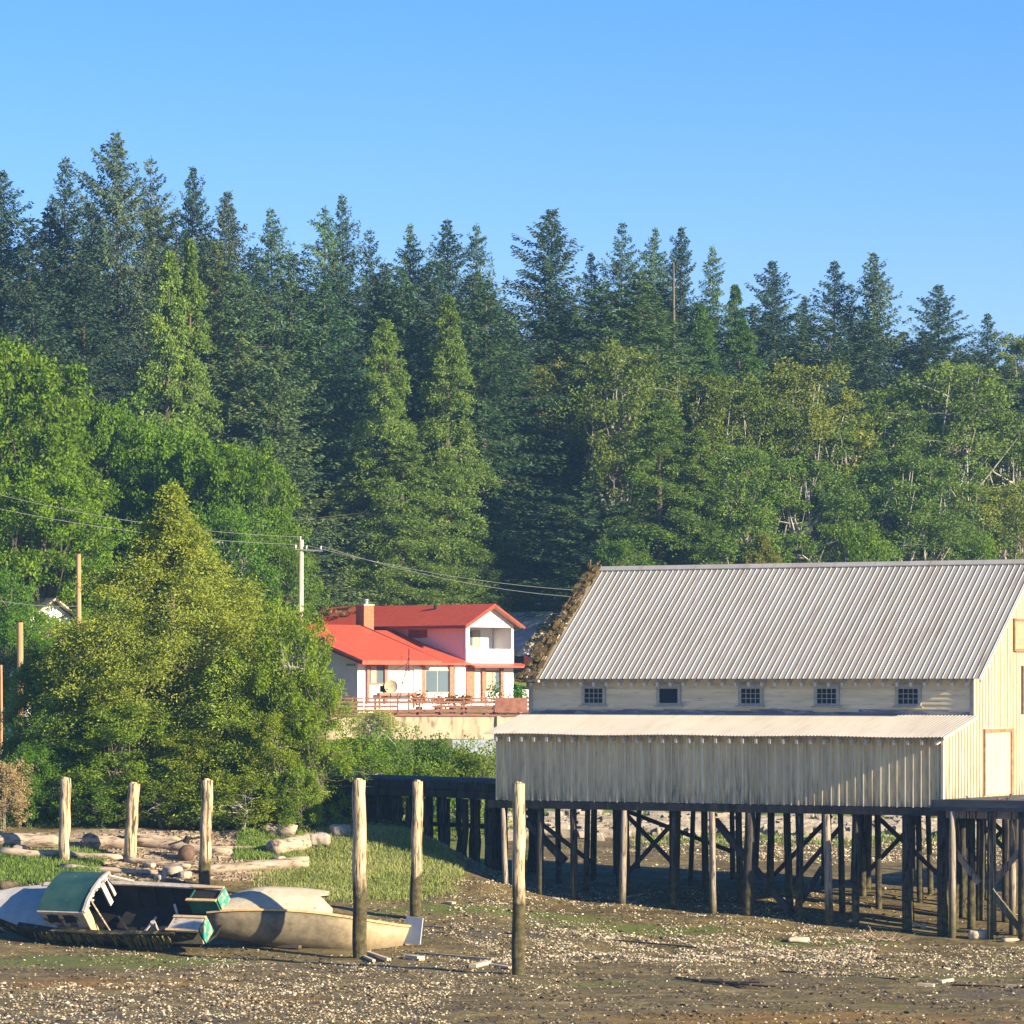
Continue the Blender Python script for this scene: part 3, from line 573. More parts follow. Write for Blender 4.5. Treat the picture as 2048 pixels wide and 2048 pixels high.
# ------------------------------------------------------------ trees, far to near
SKY = 'conifers along the skyline'; MID = 'trees on the wooded slope'; SHO = 'bushes and trees along the shore'
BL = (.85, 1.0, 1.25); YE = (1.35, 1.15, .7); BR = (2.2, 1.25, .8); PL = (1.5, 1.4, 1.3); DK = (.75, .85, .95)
T = [
 # back row: tips against the sky
 ('S', -5, 340, 352, 150, 'dark spruce cut off by the left edge of the picture', BL, SKY),
 ('S', 122, 316, 350, 140, 'dark spruce with its tip against the sky, left of the tallest spruce', BL, SKY),
 ('B', 243, 262, 340, 310, 'tallest and broadest spruce of the skyline, grey blue at the top', (1.25, 1.2, 1.3), SKY),
 ('S', 308, 310, 346, 130, 'spruce tip close against the right side of the tallest spruce', (1.5, 1.2, 1.3), SKY),
 ('S', 377, 328, 352, 120, 'thin pointed spruce second to the right of the tallest spruce', BL, SKY),
 ('S', 460, 382, 350, 140, 'bushy topped spruce left of the first dip in the skyline', (1.2, 1.1, 1.1), SKY),
 ('H', 555, 417, 352, 120, 'pale grey green hemlock rising beside the first dip in the skyline', (.85, 1, 1.2), SKY),
 ('H', 645, 412, 345, 130, 'light green cone of a hemlock left of a thin dark spire', (1.0, 1.15, 1.1), SKY),
 ('S', 696, 388, 352, 105, 'thin dark spire of a spruce right of the light green hemlock cone', BL, SKY),
 ('S', 745, 456, 350, 100, 'short dark spruce tip right of the thin dark spire', BL, SKY),
 ('H', 812, 448, 352, 110, 'wispy pale hemlock tip between two dark spruces', (.9, 1, 1.1), SKY),
 ('S', 903, 436, 350, 140, 'dark spruce with spreading top left of the deep gap in the skyline', BL, SKY),
 ('H', 966, 448, 352, 100, 'soft grey green hemlock at the left edge of the deep gap', (.7, .8, 1), SKY),
 ('S', 1090, 416, 340, 190, 'open branched dark spruce standing alone between two gaps of sky', DK, SKY),
 ('S', 1188, 505, 352, 90, 'small dark tip low beside the lone open branched spruce', BL, SKY),
 ('S', 1240, 444, 350, 120, 'dark spruce with a ragged tip right of the lone spruce', BL, SKY),
 ('H', 1290, 455, 352, 100, 'pale hemlock tip squeezed between two dark spruces', (.9, 1, 1), SKY),
 ('S', 1352, 452, 346, 115, 'dark spruce whose top stands above a bare pale trunk', BL, SKY),
 ('H', 1430, 488, 350, 85, 'slender pale hemlock spire right of the bare pale trunk', (.9, 1, 1.1), SKY),
 ('C', 1480, 570, 350, 120, 'green cedar top below the sky between slender hemlock and feathery spruce', (.6, .85, 1), SKY),
 ('S', 1545, 520, 350, 135, 'feathery spruce with long side branches over the middle right', BL, SKY),
 ('H', 1610, 590, 352, 90, 'low faint hemlock in the dip right of the feathery spruce', (.9, 1.05, 1.1), SKY),
 ('S', 1667, 520, 350, 135, 'spruce with a second tip on its right shoulder', BL, SKY),
 ('S', 1700, 565, 352, 70, 'narrow second tip on the shoulder of a spruce', BL, SKY),
 ('S', 1758, 500, 346, 140, 'ragged topped spruce with a brownish crown, highest on the right', (1.8, 1.35, 1.3), SKY),
 ('S', 1876, 568, 350, 150, 'broad rounded dark spruce right of the brownish crown', BL, SKY),
 ('S', 1976, 625, 352, 110, 'thin topped spruce near the right end of the skyline', BL, SKY),
 ('A', 2040, 660, 348, 150, 'pale feathery treetop at the right edge of the skyline', (.9, 1, 1.1), SKY),
 # second row: dark mass
 ('S', 55, 430, 335, 190, 'very dark spruce mass below the sky at far left', DK, MID),
 ('S', 165, 500, 322, 210, 'very dark spruce below the tallest spruce, above the maple crowns', DK, MID),
 ('S', 60, 600, 318, 200, 'near black spruce directly behind the left maple crown', DK, MID),
 ('S', 430, 480, 330, 170, 'brown tinged spruce with sagging branches right of the yellow green cedar', BR, MID),
 ('H', 500, 540, 325, 150, 'green hemlock below the first dip in the skyline', (.8, .95, .9), MID),
 ('S', 560, 560, 328, 180, 'dark spruce column left of the twin tall cedars', (1.2, 1.3, 1), MID),
 ('H', 640, 560, 330, 170, 'bluish green hemlock below the light green cone', (.6, .8, .9), MID),
 ('S', 700, 540, 332, 170, 'dark blue spruce between the green cone and the twin cedars', BL, MID),
 ('S', 765, 560, 334, 170, 'dark spruce behind the left one of the twin cedars', BL, MID),
 ('H', 820, 540, 332, 150, 'grey green hemlock behind the twin cedars', (.6, .75, .8), MID),
 ('S', 880, 520, 334, 170, 'dark spruce behind the right one of the twin cedars', BL, MID),
 ('H', 960, 560, 328, 170, 'muted green hemlock under the left edge of the deep gap', (.65, .8, .75), MID),
 ('S', 1020, 620, 332, 180, 'dark spruce filling the bottom of the deep gap', BL, MID),
 ('S', 1110, 600, 334, 200, 'dark spruce foot below the lone open branched spruce', DK, MID),
 ('H', 1200, 560, 328, 180, 'olive hemlock below the ragged dark spruce tips', (.7, .85, .7), MID),
 ('H', 1275, 540, 325, 190, 'broad olive hemlock left of the bare pale trunk', (.75, .85, .65), MID),
 ('S', 1330, 560, 334, 170, 'dark spruce behind the bare pale trunk', BL, MID),
 ('C', 1400, 610, 326, 190, 'green cedar right of the bare pale trunk', (.6, .85, .85), MID),
 ('C', 1470, 640, 330, 170, 'cedar with hanging green sprays below the feathery spruce', (.6, .8, .85), MID),
 ('S', 1560, 620, 332, 170, 'dark lower crown under the feathery spruce', BL, MID),
 ('S', 1660, 640, 330, 190, 'dark grey green spruce flank under the double tipped spruce', (1.2, 1.2, 1.2), MID),
 ('S', 1750, 640, 330, 200, 'very dark spruce below the brownish crown', DK, MID),
 ('S', 1850, 660, 332, 190, 'dark spruce behind the domed alder at right', DK, MID),
 ('S', 1960, 700, 332, 180, 'dark spruce between the domed alder and the right edge', DK, MID),
 ('S', 2050, 740, 330, 170, 'dark spruce at the right edge below the feathery treetop', DK, MID),
 # third row
 ('C', 325, 505, 300, 200, 'tall yellow green cedar in front of the tallest spruce, left of a pair', (1.15, 1.2, 1.1), MID),
 ('C', 385, 480, 302, 180, 'tall yellow green cedar, right of the pair below the tallest spruce', (1.15, 1.2, 1.1), MID),
 ('S', 480, 660, 312, 190, 'brownish drooping conifer with bare lower branches beside the cedar pair', BR, MID),
 ('S', 560, 700, 310, 200, 'dark green conifer above the bright maple crowns', (1.3, 1.4, 1), MID),
 ('S', 640, 760, 335.45, 200, 'shadowy dark conifer behind the utility pole top', (1.1, 1.2, .9), MID),
 ('C', 778, 640, 319, 165, 'slim pointed cedar, left one of the twin cedars above the red roof', (1.15, 1.2, 1.1), MID),
 ('C', 893, 590, 321, 185, 'taller right one of the twin cedars above the red roof', (1.15, 1.2, 1.1), MID),
 ('S', 830, 760, 336.15, 220, 'dark conifer seen in the gap between the twin cedars', DK, MID),
 ('A', 1000, 650, 335.45, 190, 'dull green alder crown right of the twin cedars', (.7, .8, .9), MID),
 ('A', 1110, 690, 333.35, 200, 'pale alder with thin white stems in the middle of the slope', (1.0, 1.0, 1.0), MID),
 ('S', 1190, 720, 316, 220, 'dark conifer behind the pale alder stems', DK, MID),
 ('A', 1250, 680, 306, 220, 'alder with a forked white trunk left of the bare pale trunk', (.85, .95, .9), MID),
 ('H', 1320, 640, 310, 220, 'rounded olive hemlock crown around the bare pale trunk', (.8, .9, .7), MID),
 ('A', 1390, 730, 305, 220, 'soft olive alder right below the bare pale trunk', (.9, .95, .8), MID),
 ('A', 1480, 740, 305, 200, 'green alder in the centre of the right hand slope', (.85, 1, .9), MID),
 ('A', 1600, 715, 304, 240, 'yellow olive domed alder in the middle of the right slope', (1.1, 1.1, 1.0), MID),
 ('A', 1680, 830, 302, 240, 'mid green alder crown right of the yellow olive dome', (.8, 1, .95), MID),
 ('A', 1895, 705, 304, 270, 'large flat domed alder with pale stems under the right skyline', (.85, 1.05, 1), MID),
 ('A', 1790, 800, 303, 230, 'green alder left below the large flat dome', (.75, .95, .95), MID),
 ('A', 2010, 820, 303, 220, 'green alder below the right edge of the skyline', (.8, 1, .9), MID),
 # front row of the slope
 ('S', 1020, 860, 331.25, 220, 'dark conifer base behind the spreading olive branches', (1.2, 1.3, 1), MID),
 ('A', 1130, 905, 328.45, 250, 'olive alder with level spreading branches above the mossy roof edge', (1.25, 1.1, .9), MID),
 ('C', 1040, 960, 327.75, 190, 'dark green cedar between the twin cedars and the mossy roof edge', (.6, .8, .75), MID),
 ('S', 1190, 960, 296, 220, 'very dark conifer directly above the left end of the metal roof', (.9, 1.1, .9), MID),
 ('C', 1320, 800, 292, 230, 'broad cedar with hanging yellow green sprays above the metal roof', (.85, .95, .8), MID),
 ('C', 1400, 860, 290, 190, 'leafy cedar right beside the broad cedar above the metal roof', (.85, .95, .75), MID),
 ('A', 1490, 880, 291, 220, 'low alder with level branches above the middle of the metal roof', (.8, 1.05, .85), MID),
 ('A', 1600, 900, 290, 240, 'green alder behind the middle of the metal roof ridge', (.75, 1, .9), MID),
 ('A', 1700, 930, 291, 240, 'alder with thin white trunk behind the metal roof', (.75, 1, .95), MID),
 ('S', 1800, 960, 297, 250, 'dark conifer behind the white alder trunks', DK, MID),
 ('A', 1800, 900, 289, 240, 'deep green alder with white branches right of the thin white trunk', (.7, .95, .95), MID),
 ('A', 1900, 900, 289, 230, 'bushy green alder above the right half of the roof ridge', (.8, 1, .95), MID),
 ('A', 2010, 950, 288, 210, 'yellowish half bare alder with pale stems at the right end of the roof', (1.2, 1.2, 1.0), MID),
 ('g', 1530, 1072, 280, 130, 'small golden cedar poking above the metal roof ridge', (.75, .7, .9), MID),
 ('b', 1720, 1040, 282, 200, 'low round green shrub just above the roof ridge', (.7, .85, .8), MID),
 ('b', 1960, 1060, 282, 180, 'low green shrub at the right end of the ridge', (.7, .85, .8), MID),
 ('b', 1240, 1070, 286, 170, 'low dark green shrub behind the left end of the ridge', (.5, .7, .7), MID),
 ('b', 1140, 1100, 338.25, 190, 'dark bush between the red roofed house and the mossy roof edge', (.45, .6, .6), MID),
 # around the house
 ('C', 700, 930, 320, 220, 'yellow green cedar right of the utility pole behind the red roof', (1.15, 1.2, 1.1), MID),
 ('C', 800, 860, 318, 220, 'spreading cedar with golden sprays behind the red roof', (1.15, 1.2, 1.1), MID),
 ('C', 900, 900, 320, 190, 'cedar behind the right half of the red roof', (1.15, 1.2, 1.1), MID),
 ('C', 985, 1010, 326, 150, 'dark leafy cedar behind the gable of the red roofed house', (.7, .85, .8), MID),
 ('S', 640, 940, 330, 200, 'shadowy dark conifer left of the house cedars', DK, MID),
 ('S', 760, 900, 336, 260, 'dark conifer deep behind the house cedars', DK, MID),
 ('S', 930, 940, 338, 260, 'dark conifer deep behind the house gable', DK, MID),
 # maples left
 ('M', 0, 640, 272, 400, 'biggest bright green maple crown at the left edge', (1.0, 1.0, 1), MID),
 ('M', 110, 760, 276, 300, 'bright maple crown sloping down right of the biggest one', (.95, .95, .9), MID),
 ('M', 210, 775, 284, 260, 'rounded maple crown below the very dark spruces', (.85, .9, .85), MID),
 ('M', 320, 840, 282, 260, 'maple crown behind the top of the golden cedar', (.85, .92, .85), MID),
 ('M', 430, 850, 280, 270, 'maple crown right of the golden cedar top', (.8, .85, .8), MID),
 ('M', 510, 890, 278, 230, 'domed maple crown left of the utility pole', (.8, .85, .85), MID),
 ('M', 90, 930, 262, 300, 'leafy maple bough behind the tall slim post at left', (.95, .95, .9), MID),
 ('b', 560, 1060, 268, 190, 'olive green bush below the domed maple, left of the utility pole', (.75, .9, .8), MID),
 ('b', 470, 1000, 266, 260, 'green bush behind the right shoulder of the golden cedar', (.6, .85, .7), MID),
 ('b', 10, 1130, 250, 190, 'green bush behind the short post at the left edge', (.55, .85, .7), SHO),
 ('b', 150, 1240, 246, 150, 'dark green bush behind the small golden cedar', (.5, .8, .7), SHO),
 ('b', 70, 1215, 250, 120, 'leafy bush hiding the lower wall of the hidden white house', (.7, .95, .8), SHO),
 # shore
 ('G', 352, 975, 184, 440, 'large golden green cedar dominating the shore at left', (1, 1, 1), SHO),
 ('g', 150, 1255, 182, 250, 'smaller golden cedar leaning against the large one on its left', (.8, .9, .9), SHO),
 ('g', 60, 1300, 186, 150, 'thin golden cedar at the far left of the shore', (.8, .9, .9), SHO),
 ('g', 470, 1300, 179, 260, 'golden green cedar skirt at the right foot of the large cedar', (.85, .95, .9), SHO),
 ('b', 590, 1200, 178.5, 210, 'tall green bush right of the large golden cedar', (1.1, 1.15, .9), SHO),
 ('b', 640, 1330, 177.5, 170, 'rounded green bush over the left end of the trestle', (1.15, 1.2, .9), SHO),
 ('b', 560, 1420, 176.5, 170, 'leafy green bush beside the dark trestle end', (1.25, 1.2, .9), SHO),
 ('b', 250, 1400, 179, 260, 'dense green bush low in front of the two golden cedars', (1.05, 1.15, .9), SHO),
 ('b', 120, 1420, 180, 220, 'dark leaved bush low behind the leftmost tall pile', (.6, .8, .8), SHO),
 ('b', 400, 1450, 178, 220, 'yellow green bush low behind the third tall pile', (1.2, 1.1, .9), SHO),
 ('s', 60, 1500, 178, 130, 'small green shrub right of the dry tan bush', (.6, .9, .8), SHO),
 ('t', 8, 1525, 176.5, 110, 'dry tan bush at the left edge of the beach', (1, 1, 1), SHO),
 ('s', 330, 1560, 177.5, 190, 'low tangled shrub between the second and third tall piles', (.9, .9, .9), SHO),
 ('s', 200, 1560, 177.5, 180, 'low shrub with pale twigs between the first and second tall piles', (.7, .9, .9), SHO),
 ('s', 480, 1550, 176, 190, 'low yellow green shrub left of the dark trestle end', (1.1, 1.05, .9), SHO),
 ('s', 600, 1530, 176, 120, 'low green shrub touching the dark trestle end', (.9, 1, .9), SHO),
 ('s', 750, 1425, 262, 110, 'pale flowering shrub against the retaining wall', (2.0, 1.55, 3.5), SHO),
 ('s', 700, 1472, 200, 180, 'green shrub above the trestle below the retaining wall', (.8, .95, .9), SHO),
 ('s', 790, 1480, 201, 170, 'dark green shrub in the middle behind the trestle', (.65, .85, .9), SHO),
 ('s', 870, 1478, 204, 190, 'round dark green shrub left of the road barrier', (.6, .8, .9), SHO),
 ('s', 950, 1505, 198, 170, 'light green shrub beside the left end of the warehouse', (1.0, 1.05, .9), SHO),
 ('s', 830, 1515, 196, 190, 'low green shrub just above the trestle deck', (.8, .95, .9), SHO),
 ('s', 720, 1505, 194, 180, 'leafy shrub over the left half of the trestle deck', (.85, 1, .9), SHO),
]
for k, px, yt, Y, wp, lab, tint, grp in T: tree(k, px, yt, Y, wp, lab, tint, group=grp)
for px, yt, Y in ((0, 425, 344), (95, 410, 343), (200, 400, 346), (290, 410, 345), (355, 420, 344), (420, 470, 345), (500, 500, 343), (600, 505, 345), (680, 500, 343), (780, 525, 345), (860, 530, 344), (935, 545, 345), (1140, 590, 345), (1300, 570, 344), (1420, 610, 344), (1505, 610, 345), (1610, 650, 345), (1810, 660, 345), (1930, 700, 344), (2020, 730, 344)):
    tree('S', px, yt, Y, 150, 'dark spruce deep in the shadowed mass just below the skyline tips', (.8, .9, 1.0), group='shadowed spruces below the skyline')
# bare dead trunk
mb = MB(); Y = 350; a = P(1345, 790, Y); b_ = P(1347, 525, Y); a.z = G(a.x, a.y) 
mb.tube([a, a.lerp(b_, .5) + Vector((.1, 0, 0)), b_], [.25, .2, .08], n=8)
for i in range(9):
    q = a.lerp(b_, .6 + .04 * i); mb.tube([q, q + Vector((trnd.uniform(-1.2, 1.2), trnd.uniform(-.5, .5), trnd.uniform(-.3, .3)))], [.05, .02], n=4)
tag(mb.build('dead_trunk', M['bark']), 'bare pale dead trunk standing upright among the conifers', 'tree')

# ------------------------------------------------------------ distant red roofed house
house = thing('red_roofed_house', 'white two storey house with bright red metal roofs above the retaining wall', 'house', (.1, 300, 0), (0, 0, R(45)))
def hx(px, y=0):
    k = (px - CX) / F; c_, s_ = math.cos(R(45)), math.sin(R(45))
    return (k * (300 + c_ * y) - .1 + s_ * y) / (c_ - k * s_)
def hz(py, px, y=0): 
    Yw = 300 + .7071 * (hx(px, y) + y); return HC - (py - HY) / F * Yw
mb = MB()                                        # lower walls
mb.box(-15.9, 0, 0, .2, 8.2, 11.9); mb.box(-15.9, -15.7, .2, 9, 8.2, 11.9); mb.box(-15.7, 0, 9, 9.2, 8.2, 11.9); mb.box(-.2, 0, .2, 9, 8.2, 11.9)
mb.prism([(-.0, 11.9), (9.2, 11.9), (7.6, 14.3)], 'x', -15.88, -15.68)
mb.build('wall', M['white'], house)
mb = MB()                                        # upper block
mb.box(-5, -4.8, .2, 18, 11.9, 14.75)
mb.box(-.2, 0, 2.2, 18, 11.9, 14.75); mb.box(-4.8, -.2, 17.8, 18, 11.9, 14.75)
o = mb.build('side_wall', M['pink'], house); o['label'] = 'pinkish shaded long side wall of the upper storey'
mb = MB()
mb.box(-5, 0, -.05, .15, 11.95, 13.0)           # parapet
mb.box(-5, -4.62, -.03, .13, 13.0, 14.75); mb.box(-.22, 0, -.03, .13, 13.0, 14.75)
mb.box(-4.8, -.2, 2.0, 2.2, 11.95, 14.75); mb.box(-.15, 0, .15, 2.2, 11.95, 14.75)
mb.prism([(-5.0, 14.62), (0, 14.62), (0, 14.8), (-2.5, 16.12), (-5, 14.8)], 'y', -.04, .14)
mb.build('balcony_wall', M['white'], house)
mb = MB()
for sgn in (-1, 1):
    x0, x1 = -2.5, -2.5 + sgn * 3.05
    mb.hexa([(x0, -.6, 16.25), (x1, -.6, 14.62), (x1, 18.4, 14.62), (x0, 18.4, 16.25), (x0, -.6, 16.37), (x1, -.6, 14.74), (x1, 18.4, 14.74), (x0, 18.4, 16.37)][:8])
mb.build('upper_roof', M['red'], house)
mb = MB()
for sgn in (-1, 1):
    x0, x1 = -2.5, -2.5 + sgn * 3.1
    mb.beam((x0, -.63, 16.22), (x1, -.63, 14.58), .05, .2)
mb.beam((-5.62, -.6, 14.6), (-5.62, 18.4, 14.6), .06, .18)
mb.build('fascia', M['redtrim'], house)
mb = MB()
mb.beam((-2.5, -.45, 16.12), (.3, -.45, 14.62), .3, .1); mb.build('soffit', M['brownwood'], house)
def slope_roof(x0, x1, y0, z0, y1, z1, th=.12):
    mb = MB(); mb.hexa([(x0, y0, z0 - th), (x1, y0, z0 - th), (x1, y1, z1 - th), (x0, y1, z1 - th), (x0, y0, z0), (x1, y0, z0), (x1, y1, z1), (x0, y1, z1)])
    return mb
mb = slope_roof(-8.6, -5.02, -.6, 11.93, 7.7, 14.42); mb.add(*(lambda s: (s.v, s.f))(slope_roof(-16.4, -5.02, 7.71, 14.42, 9.8, 12.4))); mb.build('lower_roof', M['red'], house)
mb = slope_roof(-16.5, -8.62, -1.2, 12.10, 7.68, 14.80, .3); mb.build('wing_roof', M['red'], house)
mb = slope_roof(-5.0, .75, -1.0, 11.72, -.06, 11.95); mb.build('porch_roof', M['red'], house)
mb = MB(); mb.beam((-8.55, -1.15, 11.96), (-8.55, 7.4, 14.62), .08, .3); mb.beam((-16.55, -1.2, 11.9), (-16.55, 7.68, 14.46), .06, .22); mb.build('verge_board', M['redtrim'], house)
mb = MB(); mb.box(-15.9, -8.7, .2, 1.2, 11.7, 11.86)
# porch soffit / brackets
mb.build('soffit', M['grey'], house)
# windows, facade at y=0
def hwin(px0, px1, py0, py1, y=0, frame='brownwood', glass='glass', curtain=None):
    x0, x1 = hx(px0, y), hx(px1, y); zt, zb_ = hz(py0, (px0 + px1) / 2, y), hz(py1, (px0 + px1) / 2, y); f = .1
    mb = MB(); mb.box(x0 - f, x1 + f, y - .10, y - .004, zb_ - f, zb_); mb.box(x0 - f, x1 + f, y - .10, y - .004, zt, zt + f)
    mb.box(x0 - f, x0, y - .10, y - .004, zb_, zt); mb.box(x1, x1 + f, y - .10, y - .004, zb_, zt); mb.box((x0 + x1) / 2 - .03, (x0 + x1) / 2 + .03, y - .08, y - .004, zb_, zt)
    o = mb.build('window', M[frame], house); g = MB(); g.box(x0, x1, y - .05, y - .006, zb_, zt); g.build('pane', M[glass], o)
    if curtain:
        c_ = MB(); xa, xb = lerp(x0, x1, curtain[0]), lerp(x0, x1, curtain[1]); c_.box(xa, xb, y - .065, y - .052, zb_, zt); c_.build('curtain', M['cream'], o)
hwin(738, 766, 1332, 1366, curtain=(.1, .5)); hwin(850, 896, 1342, 1384, frame='cream'); hwin(970, 998, 1344, 1378, curtain=(.05, .7))
hwin(931, 957, 1263, 1291, y=2.0, frame='cream', curtain=(.55, 1))
mb = MB(); mb.box(-5.05, -5.004, 4.1, 6.1, 13.85, 14.45); o = mb.build('window', M['redtrim'], house)
for a0, a1 in ((843, 849), (898, 906), (931, 948), (733, 737), (768, 774), (1000, 1006), (963, 969)):
    mb = MB(); x0, x1 = hx(a0, -.1), hx(a1, -.1); mb.box(x0, x1, -.2, -.104, 9.0, 11.75); mb.build('post', M['brownwood'], house)
for a0, a1 in ((908, 928), (826, 842)):
    mb = MB(); mb.box(hx(a0), hx(a1), -.16, -.005, 8.9, 11.6); mb.build('wall_panel', M['white'], house)
mb = MB(); mb.box(hx(748), hx(822), -.6, -.3, 9.55, 9.75); mb.box(hx(748) + .1, hx(748) + .2, -.5, -.35, 8.6, 9.55); mb.box(hx(822) - .2, hx(822) - .1, -.5, -.35, 8.6, 9.55); mb.build('bench_rail', M['brownwood'], house)
# chimney
mb = MB(); cx = hx(727, 8); mb.box(cx - .5, cx + .5, 7.4, 8.3, 11.9, 16.25); ch = mb.build('chimney', M['brick'], house)
mb = MB(); mb.box(cx - .55, cx + .55, 7.35, 8.35, 16.25, 16.37); mb.build('chimney_cap', M['concrete'], ch)
mb = MB(); mb.tube([(cx + .1, 7.8, 16.37), (cx + .1, 7.8, 16.65)], .14, n=10); mb.tube([(cx + .1, 7.8, 16.65), (cx + .1, 7.8, 16.75)], [.22, .12], n=10); mb.build('flue', M['grey'], ch)
for yy in (5.2, 12.5):
    mb = MB(); mb.tube([(-3.1, yy, 15.9), (-3.1, yy, 16.35)], .13, n=8); mb.build('roof_vent', M['black'], house)
# deck, rail and retaining wall
Yd = 283
rl = thing('deck_railing', 'long red brown horizontal board railing in front of the white house', 'railing', (XofPx(660, Yd), Yd, 8.3))
Lr = XofPx(1063, Yd) - XofPx(660, Yd)
mb = MB()
for i, zz in enumerate((.12, .42, .72, 1.02)):
    x = 0
    while x < Lr:
        x2 = min(x + 2.4, Lr)
        if not (3.0 < x < 5.2 and i in (1,)): mb.box(x + .02, x2 - .02, -.04, 0, zz, zz + (.17 if i < 3 else .10))
        x = x2
mb.build('rail', M['rail'], rl)
for i in range(10):
    mb = MB(); x = .1 + i * (Lr - .2) / 9; mb.box(x - .06, x + .06, .004, .12, 0, 1.18); mb.build('post', M['rail'], rl)
mb = MB(); mb.box(Lr - 2.6, Lr - .3, -.10, -.05, .1, 1.05); mb.build('solid_panel', M['rail'], rl)
dk = MB(); dk.box(XofPx(652, Yd), 4, Yd + .15, Yd + 9, 8.15, 8.32); tag(dk.build('timber_deck', M['brownwood']), 'flat timber deck behind the red brown railing', 'deck')
rw = thing('retaining_wall', 'tall beige concrete retaining wall with dark streaks below the railing', 'wall', (XofPx(640, 282.5), 282.5, 5.5))
mb = MB(); Lw = 22; mb.box(0, Lw, 0, .4, 0, 2.6); mb.build('wall_face', M['concrete'], rw)
for xx in (5.0, 12.5, 14.0, 19): mb = MB(); mb.box(xx, xx + .25, -.15, -.004, 0, 2.62); mb.build('buttress', M['concrete'], rw)
mb = MB(); mb.box(0, Lw, -.08, .45, 2.61, 2.72); mb.build('cap', M['rail'], rw)
bar = MB(); Yb = 234; bar.box(XofPx(905, Yb), XofPx(1010, Yb), Yb, Yb + .3, 6.5, 7.15); bar.box(XofPx(905, Yb), XofPx(1010, Yb), Yb - .15, Yb + .45, 5.8, 6.5)
tag(bar.build('road_barrier', M['grey']), 'low pale grey concrete road barrier left of the warehouse', 'barrier')
# things on the deck
ms = thing('antenna_mast', 'slim dark tripod antenna mast in front of the house', 'antenna', (XofPx(815, 285), 285, 8.32))
mb = MB(); mb.tube([(.1, 0, 0), (.1, 0, 4.6)], .035, n=6); mb.build('mast', M['black'], ms)
for sx in (-1.2, -.8): mb = MB(); mb.tube([(sx, .2, 0), (.05, 0, 3.3 if sx < -1 else 3.9)], .025, n=5); mb.build('leg', M['black'], ms)
mb = MB(); mb.beam((-.9, 0, 3.1), (.1, 0, 3.6), .03); mb.beam((-.45, 0, 3.5), (-.45, 0, 4.1), .03); mb.build('crossbar', M['black'], ms)
ds = thing('satellite_dish', 'round satellite dish on a thin pole before the left window', 'satellite dish', (XofPx(781, 284.5), 284.5, 8.32))
mb = MB(); mb.tube([(0, 0, 0), (0, 0, 1.7)], .03, n=6); mb.build('pole', M['black'], ds)
mb = MB(); rows = []
for i in range(5):
    r = .48 * i / 4 + .001; rows.append([(math.cos(t) * r + .05, -.25 + r * r * -.5, 1.9 + math.sin(t) * r) for t in np.linspace(0, 6.283, 17)])
mb.sheet(rows, (0, .03, 0)); mb.build('dish', M['concrete'], ds)
mb = MB(); mb.beam((0, -.1, 1.6), (-.35, -.55, 1.75), .03); mb.box(-.75, -.1, -.1, .1, 1.5, 1.95); mb.build('bracket', M['black'], ds)
def pot_plant(px, py, Y, h, wd, label, kind='s', flower=None):
    x = XofPx(px, Y); z = 8.32; r_ = thing('potted_plant', label, 'plant', (x, Y, z))
    mb = MB(); mb.tube([(0, 0, 0), (0, 0, .45)], [.18, .25], n=10); mb.build('pot', M['brownwood'], r_)
    rg = np.random.default_rng(px); c = rg.normal(size=(420, 3)) * np.array([wd, wd, h * .5]) * .42 + np.array([0, 0, .5 + h * .5])
    o = link('foliage', quads_mesh('foliage', leaf_quads(c, .16, rg), M['shrub']), r_); o.color = (flower or (.5, .8, .6)) + (1,)
pot_plant(838, 0, 284.2, 1.1, .8, 'reddish potted plant left of the big window', flower=(2.2, .5, .8))
pot_plant(875, 0, 284.2, .8, .8, 'potted plant with pink flowers under the big window', flower=(2.4, .8, 1.5))
pot_plant(905, 0, 284.6, .8, .8, 'dark green potted shrub beside the brown porch post', flower=(.4, .5, .3))
pot_plant(928, 0, 284.2, .9, .7, 'brown leaved potted shrub behind the railing', flower=(1, .4, .3))
pot_plant(990, 0, 284.6, 1.9, .9, 'tall green potted plant left of the right deck end', flower=(.4, .7, .5))
pot_plant(1040, 0, 284.6, 1.7, .7, 'tall bright green potted plant at the right deck end', flower=(.5, 1.0, .7))
# grey roofed house behind the warehouse gable
gh = thing('grey_roofed_house', 'small blue grey roofed house behind the mossy roof edge', 'house', (3.4, 318, 0), (0, 0, R(45)))
mb = MB(); mb.box(-4, 3, .2, 7, 8.5, 13.2); mb.build('wall', M['white'], gh)
mb = MB(); mb.hexa([(-4.4, -.3, 12.9), (-.5, -.3, 16.0), (-.5, 8, 16.0), (-4.4, 8, 12.9), (-4.4, -.3, 13.02), (-.5, -.3, 16.12), (-.5, 8, 16.12), (-4.4, 8, 13.02)])
mb.hexa([(-.48, -.3, 16.0), (3.4, -.3, 12.9), (3.4, 8, 12.9), (-.48, 8, 16.0), (-.48, -.3, 16.12), (3.4, -.3, 13.02), (3.4, 8, 13.02), (-.48, 8, 16.12)]); mb.build('roof', M['grey'], gh)
mb = MB(); mb.prism([(-3.9, 13.2), (3, 13.2), (-.5, 15.9)], 'y', .1, .3); mb.build('gable', M['concrete'], gh)
mb = MB(); Yf = 290; mb.box(XofPx(1045, Yf), 6, Yf, Yf + .08, 8.4, 10.0); tag(mb.build('white_fence', M['white']), 'white panel fence just left of the warehouse wall', 'fence')
mb = MB(); mb.hexa([(.9, 302, 11.6), (4.5, 302, 10.6), (4.5, 306, 10.6), (.9, 306, 11.6), (.9, 302, 12.6), (4.5, 302, 10.75), (4.5, 306, 10.75), (.9, 306, 12.6)]); mb.m = 1; mb.box(1.1, 4.2, 302.2, 305.8, 8.4, 10.6)
